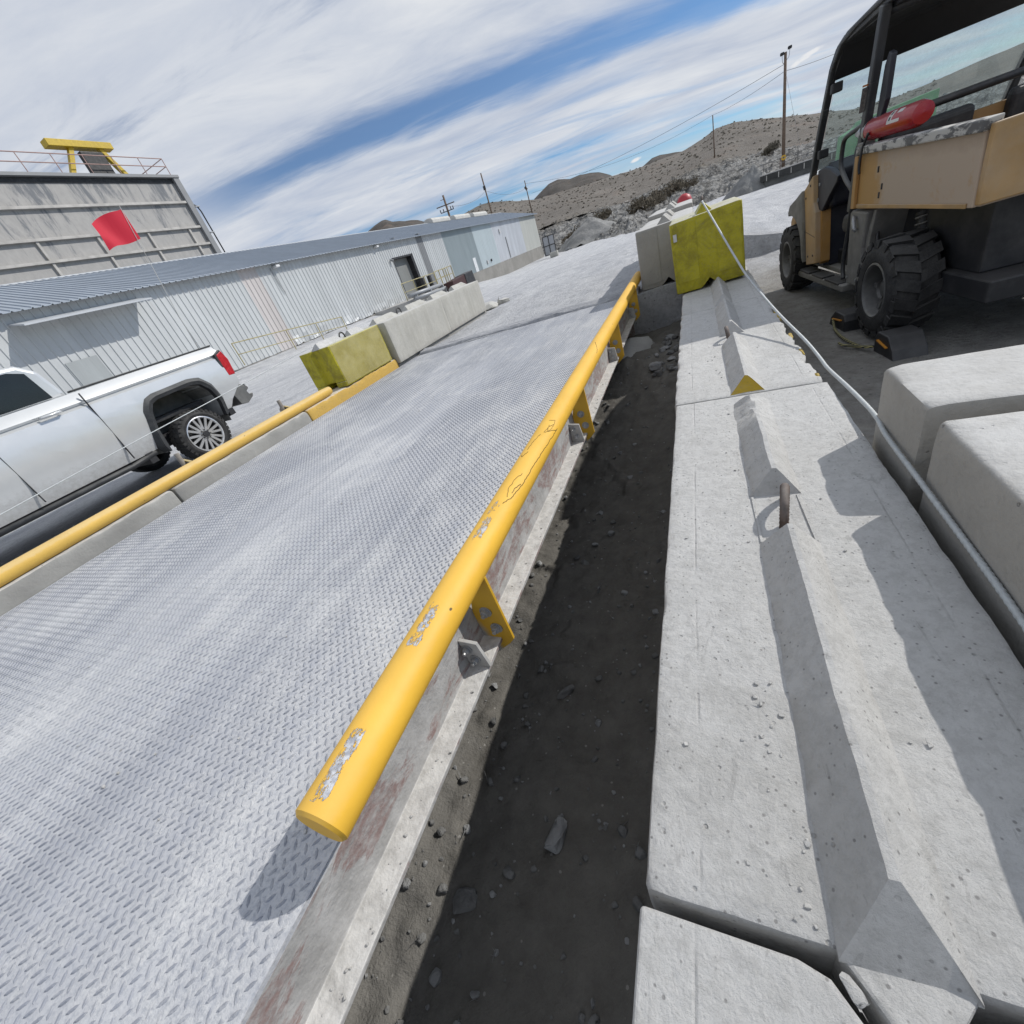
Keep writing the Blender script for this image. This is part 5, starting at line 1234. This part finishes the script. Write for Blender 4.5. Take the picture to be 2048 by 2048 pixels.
def prail(y0, y1):
    t = thing('roof_railing', 'thin faded reddish handrail on the roof edge of the tall bin', 'railing', (-33.9, y1, 12.78))
    for z in (13.78, 13.32): MB().tube([(-33.9, y0, z), (-33.9, y1, z), (-37, y1, z)], .028, 6).build('rail', M_pinkr, t)
    for y in np.arange(y1, y0, -1.75): MB().tube([(-33.9, y, 12.78), (-33.9, y, 13.78)], .028, 6).build('post', M_pinkr, t)
    MB().tube([(-37, y1, 12.78), (-37, y1, 13.78)], .028, 6).build('post', M_pinkr, t)
prail(5, 29.05)
hs = thing('hoist_frame', 'yellow steel hoist frame on the roof of the tall bin', 'hoist', (-35, 25, 12.78))
M_hy = simple('hoist_yellow', (.52, .36, .02), .5)
b = MB().beam((-34.6, 26.45, 12.78), (-34.6, 25.6, 14.4), .3, .25).beam((-34.6, 22.9, 12.78), (-34.6, 23.9, 14.4), .3, .25).box(-34.9, -34.3, 22.6, 26.4, 14.35, 14.7); b.build('frame', M_hy, hs, bevel=.02)
MB().box(-34.8, -34.45, 24.2, 25.6, 12.9, 14.2).build('drum_housing', M_darkm, hs, bevel=.05)
# ------------------------------------------------------------------ berm, hills
def pol(az, r, z): a = R(az); return (r * math.sin(a), r * math.cos(a), z)
def interp(tab, az): return np.interp(az, [p[0] for p in tab], [p[1] for p in tab])
FOOT = [(-80, 95), (-24, 92), (-16.5, 78), (-14.6, 74), (-10.7, 72), (-8, 60), (-5.8, 55), (-1, 60), (2.9, 62), (5.5, 59), (9.6, 55), (14, 55), (40, 60), (80, 70)]
BTOP = [(-80, .0), (-24, .022), (-15.7, .0245), (-13.7, .0265), (-11, .0255), (-8.3, .0190), (-5.4, .0150), (-1.7, .0185), (.6, .0235), (3.1, .0215), (5.5, .0125), (9.6, .001), (14, -.006), (30, -.008), (80, 0)]
def strip(name, az0, az1, daz, rows, fn, mat):
    az = np.arange(az0, az1 + 1e-6, daz); t = np.linspace(0, 1, rows); A, T = np.meshgrid(az, t)
    r, z = fn(A, T); a = np.radians(A)
    v = np.stack([r * np.sin(a), r * np.cos(a), z], -1).reshape(-1, 3)
    o = mesh_obj(name, v, grid_faces(len(az), rows), mat, smooth=True, sharp=60); tag(o, kind='structure'); return o
BR = 118.
def berm_fn(A, T):
    f = interp(FOOT, A); r = f + (BR - f) * T
    zt_ = .85 + BR * interp(BTOP, A); z = -1.75 + (zt_ + 1.75) * (.25 * T + .75 * T ** 1.15)
    x = r * np.sin(np.radians(A)); y = r * np.cos(np.radians(A))
    k = sm(0, .12, T)
    big = fbm(x * .09, y * .09, 3) * 1.1; rk = np.abs(fbm(x * .55 + 9, y * .55, 4)); rk2 = np.abs(fbm(x * 1.7, y * 1.7 + 5, 3))
    z = z + k * (big + 1.25 * rk + .75 * rk2 - .5)
    # blocky terraces in the rock field
    q = .45; z = z * .45 + .55 * (np.floor(z / q) * q + q * sm(.55, 1, (z / q) % 1))
    z = np.where(T > .97, z - .6, z)
    return r, z
def rockmat():
    t = NT('rock_field'); x, y, z = t.xyz()
    v = t.vor(.55, t.co((1, 1, 1.6))); v2 = t.vor(1.7, t.co((1, 1, 1.6))); n = t.noise(.35, None, 8, .7); f = t.noise(3, None, 7, .75)
    c = t.mix(t.ramp(n, (.32, 0), (.66, 1)), (.17, .165, .155), (.40, .395, .38))
    c = t.mix(t.math('MULTIPLY', t.ramp(v.outputs['Distance'], (.42, 0), (.75, 1)), .8), c, (.085, .083, .078))
    c = t.mix(t.math('MULTIPLY', t.ramp(f, (.50, 0), (.70, 1)), .7), c, (.56, .555, .55))
    c = t.mix(t.math('MULTIPLY', t.ramp(f, (.30, 1), (.46, 0)), .7), c, (.09, .088, .08))
    brown = t.n('MapRange', {'interpolation_type': 'SMOOTHSTEP'}, i0=t.math('ADD', z, t.math('MULTIPLY', n, 3.)), i1=3.2, i2=5.2).outputs[0]
    c = t.mix(brown, c, t.mix(f, (.15, .135, .115), (.27, .245, .21)))
    t.P(Base_Color=c, Roughness=.95, Specular_IOR_Level=.15); t.bump(t.math('ADD', v2.outputs['Distance'], f), .35, 1); return t.m
berm = strip('rocky_berm', -80, 80, .16, 110, berm_fn, rockmat())
CR = [(-80, .03), (-40, .05), (-28, .07), (-24.5, .083), (-23.8, .0885), (-22.7, .0905), (-21.5, .092), (-20.7, .0907), (-18.4, .0818), (-17.7, .0765), (-15.7, .0690), (-12, .063), (-7.5, .0583), (-6, .0552), (-4.25, .053), (-.58, .0522), (1.25, .0582), (2.5, .065), (3.6, .0636), (5.6, .0556), (7.8, .0438), (10.2, .032), (13, .0185), (15.6, .0138), (22, .018), (40, .03), (80, .03)]
HR = 250.
def hill_fn(A, T):
    r = np.where(T < .86, 112 + (HR - 112) * T / .86, HR + 90 * (T - .86) / .14)
    u = np.clip(T / .86, 0, 1)
    z0 = .85 + 112 * interp(BTOP, A) - .7; zc = .85 + HR * interp(CR, A)
    z = z0 + (zc - z0) * (.55 * u + .45 * u ** 2)
    z = np.where(T > .86, zc - 22 * ((T - .86) / .14) ** 1.2, z)
    x = r * np.sin(np.radians(A)); y = r * np.cos(np.radians(A))
    z = z + (fbm(x * .02, y * .02, 3) * 3.2 * np.sin(np.pi * np.clip(u, 0, 1)) + .55 * fbm(x * .16, y * .16, 4)) * (T < .86)
    return r, z
def hillmat(name, a, b, sp=.6):
    t = NT(name); n = t.noise(.05, None, 8, .68); f = t.noise(.9, None, 7, .75)
    c = t.mix(t.ramp(n, (.35, 0), (.65, 1)), a, b); c = t.mix(t.math('MULTIPLY', t.ramp(f, (.5, 0), (.72, 1)), sp), c, tuple(q * .45 for q in a))
    c = t.mix(t.math('MULTIPLY', t.ramp(t.noise(.12, None, 5, .6), (.55, 0), (.75, 1)), .35), c, (.28, .20, .155))
    t.P(Base_Color=c, Roughness=.97, Specular_IOR_Level=.1); t.bump(f, .8, .8); return t.m
M_hill = hillmat('scrubby_hillside', (.170, .154, .135), (.232, .213, .19))
M_hilld = hillmat('dark_far_hillside', (.085, .078, .070), (.125, .115, .105), .4)
strip('hills', -80, 80, .25, 60, hill_fn, M_hill)
def farhill(tab, Rd, depth=260, rough=8):
    def fn(A, T):
        e = interp(tab, A); r = Rd - depth + depth * 2 * T; zc = .85 + Rd * e; k = 1 - np.abs(2 * T - 1)
        x = r * np.sin(np.radians(A)); y = r * np.cos(np.radians(A))
        z = zc * (1 - (1 - k) ** 1.6) + rough * fbm(x * .012, y * .012, 5) * np.where(T < .5, np.sin(np.pi * T * 2), .3) * .9
        return r, np.where(k <= 0, -6, z)
    return strip('hills', tab[0][0], tab[-1][0], .12, 40, fn, M_hilld)
farhill([(-17.4, .045), (-15.72, .0690), (-15.0, .0745), (-13.9, .0822), (-12.9, .0834), (-12.2, .080), (-11.6, .0765), (-10.6, .0765), (-9.5, .0733), (-8.66, .0694), (-7.55, .0588), (-6.6, .045), (-5.2, .02)], 720)
farhill([(-42, .07), (-36, .105), (-33.3, .1185), (-32.4, .1215), (-32.0, .121), (-31.4, .1145), (-30.6, .1115), (-30.1, .1085), (-29.4, .1065), (-28.7, .103), (-27.96, .096), (-26.3, .083), (-24, .05)], 560, 200, 6)
farhill([(-6, .03), (-4.9, .050), (-4.29, .053), (-3.35, .0593), (-2.6, .0592), (-1.9, .0565), (-1.23, .0546), (0, .049), (1.4, .03)], 520, 150, 4)

# scrub: small ragged bushes over the hillsides, too many to count
from mathutils.bvhtree import BVHTree
def leafball(mb, c, r, n, rg, flat=.75, leaf=.3):
    for _ in range(n):
        d = Vector((rg.gauss(0, 1), rg.gauss(0, 1), rg.gauss(0, 1))).normalized() * r * rg.uniform(.35, 1)
        p = Vector(c) + Vector((d.x, d.y, abs(d.z) * flat)); u = Vector((rg.gauss(0, 1), rg.gauss(0, 1), rg.gauss(0, 1))).normalized(); w = u.orthogonal().normalized(); s = r * leaf * rg.uniform(.6, 1.3)
        mb.add([p - u * s, p + w * s * .6, p + u * s, p - w * s * .6], [(0, 1, 2, 3)])
def leafmat(name, a, b):
    t = NT(name); n = t.noise(1.3, None, 4, .6); t.P(Base_Color=t.mix(t.ramp(n, (.35, 0), (.65, 1)), a, b), Roughness=.9, Specular_IOR_Level=.15); return t.m
M_scrub = leafmat('scrub_foliage', (.085, .076, .058), (.135, .122, .095)); M_brush = leafmat('dry_brush', (.10, .085, .062), (.17, .145, .11))
rg = random.Random(5); sc = MB()
for i in range(1300):
    az = rg.uniform(-25, 18); T = rg.random() ** .75 * .85 + .01
    r_, z_ = hill_fn(np.array(az), np.array(T)); r_ = float(r_); s = rg.uniform(.16, .42) * (1 + .5 * T)
    leafball(sc, pol(az, r_, float(z_) - .05), s, 8, rg, .8, .55)
tag(sc.build('scrub', M_scrub), kind='stuff')
# shrubs on the rock field that can be told apart
def berm_z(az, r):
    f = float(interp(FOOT, az)); T = (r - f) / (BR - f); return float(berm_fn(np.array(az), np.array(T))[1])
def shrub(az, r, w, h, label, mat=M_brush, name='shrub'):
    x, y, z = pol(az, r, berm_z(az, r) - .1)
    t = thing(name, label, 'shrub', (x, y, z), group='dry shrubs on the rock field'); r2 = random.Random(int(az * 100))
    cr_ = MB(); st = MB()
    for k in range(int(5 + w * 2.2)):
        q = (x + r2.uniform(-.5, .5) * w, y + r2.uniform(-.3, .3) * w, z + r2.uniform(.1, .5) * h); leafball(cr_, q, h * r2.uniform(.35, .6), 130, r2, 1, .13)
        st.tube([(x + (q[0] - x) * .3, y, z), q], [.03, .012], 5)
    cr_.build('foliage', mat, t); st.build('stem', M_wood, t)
for a in ((-12.9, 86, 2.6, 2.0, 'dark brown shrub on the rocks to the right of the shed roof corner'), (-11.9, 84, 2.4, 2.2, 'brown shrub beside the dirt mound, behind its left shoulder'), (-9.0, 92, 2.4, 1.9, 'round brown shrub above the dirt mound'), (-4.6, 80, 4.6, 2.3, 'wide dry brush clump left of its twin on the rock field'), (-2.3, 86, 4.2, 2.3, 'wide reddish-brown brush clump nearest above the yellow block'), (-3.3, 82, 2.2, 1.4, 'low small brush between the two wide clumps'), (-.3, 84, 2.2, 1.5, 'small dry bush behind the stacked grey blocks'), (6.9, 108, 1.9, 2.0, 'rounded green-grey bush left of the lamp pole', M_scrub)): shrub(*a)
# dirt mounds
M_mound = NT('grey_dirt_mound'); _n = M_mound.noise(.7, M_mound.co((1, 1, .35)), 8, .7); M_mound.P(Base_Color=M_mound.mix(M_mound.ramp(_n, (.35, 0), (.65, 1)), (.17, .17, .165), (.27, .268, .26)), Roughness=.95); M_mound.bump(_n, .3); M_mound = M_mound.m
def mound(az, r, rad, h, label, z0=-1.6, pk=(0, 0), mat=None, seed=0, az_s=1.0):
    c = pol(az, r, z0); n = 44; k = 22; vs = []; fs = []
    for i in range(k + 1):
        for j in range(n):
            a = 2 * math.pi * j / n; q = i / k; rd = rad * q * (1 + .22 * mnoise.noise(Vector((math.cos(a) * 1.5, math.sin(a) * 1.5, seed))))
            x = math.cos(a) * rd * az_s + pk[0] * (1 - q); y = math.sin(a) * rd + pk[1] * (1 - q)
            z = h * (1 - q) ** .85 + .15 * h * mnoise.noise(Vector((x * .7, y * .7, seed + 3))) * (.3 + q) + .06 * h * mnoise.noise(Vector((x * 2.6, y * 2.6, seed))) * (1 - q * .3) - .15 * q
            vs.append((c[0] + x, c[1] + y, c[2] + z))
    fs = [[i * n + j, i * n + (j + 1) % n, (i + 1) * n + (j + 1) % n, (i + 1) * n + j] for i in range(k) for j in range(n)]
    o = mesh_obj('dirt_mound', vs, [f[::-1] for f in fs], mat or M_mound, smooth=True, origin=c); o.location = c; return tag(o, label, 'mound')
mound(-10.2, 78, 6.2, 3.2, 'wide grey dirt mound at the foot of the rock field beside the leaning panel', pk=(-.4, 0))
mound(4.85, 58, 2.3, 2.3, 'steep dark grey pile of earth left of the long trough', pk=(.8, 0), seed=4)
for i, (az, r, s) in enumerate(((-13.4, 73, .5), (-13.0, 73, .35), (-12.5, 74, .6), (-12.9, 74.5, .4), (-19.5, 68, .5), (-18.6, 69.5, .4))):
    d = pol(az, r, float(ground_h(np.array(pol(az, r, 0)[0]), np.array(pol(az, r, 0)[1])))); o = MB().rock((0, 0, 0), (s * 1.6, s, s * .8), i, 90 + i).build('boulder', M_stone, smooth=True, sharp=35); o.location = (d[0], d[1], d[2] + .15); tag(o, 'grey boulder lying on the ground near the far corner of the shed', 'boulder', 'boulders at the far corner of the shed')
# leaning framed panel and a small block at its foot
c = pol(-15.3, 70, -1.15); pn = thing('leaning_panel', 'pale framed panel of four squares leaning beside the far end of the shed', 'panel', c)
w_, h_ = .82, 2.3
MB().box(c[0] - w_, c[0] + w_, c[1], c[1] + .05, c[2], c[2] + h_).build('panel_sheet', simple('pale_panel', (.36, .37, .385), .6, 0, .08, 2), pn)
fr = MB()
for xx in (-w_, 0, w_): fr.box(c[0] + xx - .05, c[0] + xx + .05, c[1] - .06, c[1] - .002, c[2], c[2] + h_)
for zz in (0, h_ / 2, h_): fr.box(c[0] - w_, c[0] + w_, c[1] - .065, c[1] - .004, c[2] + zz - .04, c[2] + zz + .04)
fr.build('frame', M_darkm, pn); MB().beam((c[0] - w_, c[1] - .2, c[2]), (c[0] - w_, c[1] + 1.0, c[2] + h_), .08, .08).build('brace', M_darkm, pn); pn.rotation_euler = (R(-8), 0, 0)
c = pol(-14.95, 68, -1.3); o = block_body(MB(), c[0] - .55, c[0] + .55, c[1] - .3, c[1] + .3, c[2] - .2, c[2] + .42, 80, .15, .03).build('concrete_block', M_conc_clean, smooth=True, sharp=35, origin=c); o.location = c; tag(o, 'small cream concrete block on the ground in front of the leaning panel', 'concrete block')
# ------------------------------------------------------------------ long trough with railings
tr = thing('loading_trough', 'long dark concrete loading trough with pale dividers at the foot of the hill', 'trough', pol(8, 56, -1.4))
A_, B_ = Vector(pol(6.1, 56.5, 0)), Vector(pol(15.5, 54.0, 0)); dx = (B_ - A_).normalized(); nn = Vector((-dx.y, dx.x, 0))
def slab(p, q, w, z0, z1, mat, name, par, off=0): 
    p = p + nn * off; q = q + nn * off; v = [p, q, q + nn * w, p + nn * w]
    return MB().add([(a.x, a.y, z) for z in (z0, z1) for a in v], [(3, 2, 1, 0), (4, 5, 6, 7), (0, 1, 5, 4), (1, 2, 6, 5), (2, 3, 7, 6), (3, 0, 4, 7)]).build(name, mat, par)
M_trough = simple('dark_trough_steel', (.045, .045, .044), .8, 0, .3, 1.2, .2, (.2, .2, .19))
slab(A_, B_, 2.2, -1.0, -.53, M_trough, 'trough_body', tr); slab(A_, B_, .35, -.53, -.46, simple('pale_cap', (.42, .41, .40), .8), 'cap', tr, -.04); slab(A_ + dx * .3, B_, 2.4, -1.8, -1.0, simple('trough_foot', (.14, .14, .135), .9, 0, .3, 1), 'foot', tr, .25)
L_ = (B_ - A_).length
for i in range(9):
    p = A_ + dx * (.55 + i * 1.02); slab(p, p + dx * .06, .05, -1.02, -.60, M_flange, 'divider', tr, -.05)
rl = thing('trough_railing', 'thin grey pipe railing standing along the top of the dark trough', 'railing', pol(7, 58, -.5))
M_rl = simple('grey_rail', (.20, .19, .18), .8)
r0 = A_ - dx * 1.6 + nn * 1.2
for z0, z1 in ((.30, .42), (-.08, .05)): MB().tube([r0 + Vector((0, 0, z0)), B_ + nn * 1.2 + Vector((0, 0, z1))], .03, 6).build('rail', M_rl, rl)
for i in range(8): p = r0 + dx * (i * 1.45); MB().tube([p + Vector((0, 0, -1.0)), p + Vector((0, 0, .32))], .035, 6).build('post', M_rl if i % 2 else simple('rusty_post', (.20, .13, .10), .8), rl)
for az, r, h in ((5.25, 57.5, .55), (5.75, 58, .6)):
    q = pol(az, r, -1.2); MB().tube([q, (q[0], q[1], .3)], .03, 6).build('post', M_rl, rl)
# green skip seen through the windshield of the utility vehicle
q = pol(14.6, 47, -1.3); gs = thing('green_bin', 'green steel bin behind the windshield of the utility vehicle', 'bin', q); M_grn = simple('faded_green_paint', (.13, .30, .14), .7, 0, .1, 2)
ps = [(-1.75, 0), (-1.65, 1.7), (-.9, 1.95), (-.6, 2.25), (3.2, 2.4), (3.2, 0)]
MB().prism([(q[0] + a, q[2] + b) for a, b in ps], 'y', q[1], q[1] + 2.4).build('bin_body', M_grn, gs, bevel=.05)
for a in (-1.0, .2, 1.4, 2.6): MB().box(q[0] + a, q[0] + a + .1, q[1] - .08, q[1] - .002, q[2] + .05, q[2] + 1.7).build('rib', M_grn, gs)
# ------------------------------------------------------------------ poles and wires
def pole(az, r, z0, z1, rad, label, name='utility_pole', lean=(0, 0)):
    b = pol(az, r, z0); t = thing(name, label, 'pole', b)
    MB().tube([(b[0], b[1], z0 - .8), (b[0] + lean[0], b[1] + lean[1], z1)], [rad * 1.15, rad * .8], 12).build('shaft', M_wood, t, smooth=True); return t, Vector((b[0] + lean[0], b[1] + lean[1], z1))
r1 = 75; t, tp1 = pole(-25.2, r1, -.5, .85 + r1 * .1265, .17, 'thick wooden utility pole with two crossarms behind the shed roof vents')
ad = Vector((math.cos(R(-25.2)), math.sin(R(25.2)), 0)); c = Vector(pol(-25.2, r1, 0))
def arm(z, a0, a1, w=.1): return MB().beam(c + ad * a0 + Vector((0, -.2, z)), c + ad * a1 + Vector((0, -.2, z)), w, w * 1.2)
arm(.85 + r1 * .1108, -1.35, 1.35).build('crossarm', M_wood, t); arm(.85 + r1 * .1200, -.5, .02, .05).build('side_pin', M_wood, t); arm(.85 + r1 * .1010, -1.0, 1.0, .08).build('lower_crossarm', M_darkm, t)
for s_ in (-.95, -.5, .6, .95): MB().lathe([(.05, 0), (.09, .1), (.06, .2), (.09, .28), (.05, .36), (0, .37)], c + ad * s_ + Vector((0, -.2, .85 + r1 * .1015)), (0, 0, 1), 8).build('insulator', M_darkm, t)
r2 = 110; t, tp2 = pole(-20.62, r2, 2, .85 + r2 * .1366, .16, 'tall bare wooden pole rising from the brown hill right of the roof vents'); MB().box(tp2.x - .25, tp2.x + .25, tp2.y - .3, tp2.y - .1, tp2.z - 2.9, tp2.z - 2.2).build('transformer', M_darkm, t)
r3 = 130; t, tp3 = pole(-16.32, r3, 7.0, .85 + r3 * .1013, .13, 'slim dark pole standing on the hill just left of the dark knoll'); MB().beam((tp3.x - .3, tp3.y, tp3.z - 1.2), (tp3.x + .1, tp3.y, tp3.z - 1.9), .12, .5).build('bracket', M_darkm, t)
r4 = 140; t, tp4 = pole(2.27, r4, .85 + r4 * .022, .85 + r4 * .0822, .13, 'slim bare pole on the hillside above the yellow block')
r5 = 75; t, tp5 = pole(7.98, r5, .02, .85 + r5 * .1172, .17, 'wooden lamp pole carrying two floodlights next to the utility vehicle', 'lamp_pole')
for dxx, zz in ((-.32, .1162), (.40, .1200)):
    q = Vector((tp5.x + dxx, tp5.y, .85 + r5 * zz)); MB().tube(smooth_path([(tp5.x, tp5.y, q.z - .95), (tp5.x + dxx * .8, tp5.y, q.z - .7), (tp5.x + dxx, tp5.y, q.z - .1)], 4), .028, 6).build('arm', M_steel, t, smooth=True)
    MB().box(q.x - .19, q.x + .19, q.y - .18, q.y + .18, q.z - .10, q.z + .16).build('floodlight', M_black, t, bevel=.06)
cy = Vector((tp5.x, tp5.y - .22, .15)); MB().lathe([(0, -.02), (.27, -.02), (.27, .02), (.0, .02)], cy, (0, -1, .25), 20).build('yellow_sign', simple('yellow_sign', (.62, .36, .02), .5), t); MB().lathe([(0, .022), (.10, .022), (0, .03)], cy, (0, -1, .25), 10).build('sign_mark', M_darkm, t)
def wire(p, q, sag, r, label):
    p, q = Vector(p), Vector(q); pts = [p.lerp(q, i / 16) - Vector((0, 0, sag * 4 * (i / 16) * (1 - i / 16))) for i in range(17)]
    tag(MB().tube(pts, r, 5).build('power_line', M_wire), label, 'wire', 'overhead power lines')
p5 = lambda e, az=7.98: Vector(pol(az, r5, .85 + r5 * e))
wire(p5(.1045), pol(-15.9, 135, .85 + 135 * .079), 1.1, .022, 'upper overhead wire running left from the lamp pole across the hills')
wire(p5(.0964), tp4, .35, .022, 'lower overhead wire from the lamp pole to the slim hillside pole')
wire(tp4, tp3 - Vector((0, 0, .6)), 2.2, .022, 'overhead wire between the hillside pole and the pole by the dark knoll')
wire(tp3 - Vector((0, 0, 1.5)), tp2 - Vector((0, 0, 3)), 1.0, .02, 'faint overhead wire between the two slim poles right of the vents')
wire(tp2 - Vector((0, 0, 3)), tp1 - Vector((0, 0, 1.3)), .8, .02, 'faint overhead wire from the bare pole down to the crossarm pole')
wire(p5(.0962), pol(20, 95, .85 + 95 * .112), 1.2, .022, 'overhead wire running right from the lamp pole behind the roll cage')
wire(p5(.098), pol(9.5, 66, -.6), 0, .012, 'thin guy wire slanting down from the lamp pole')
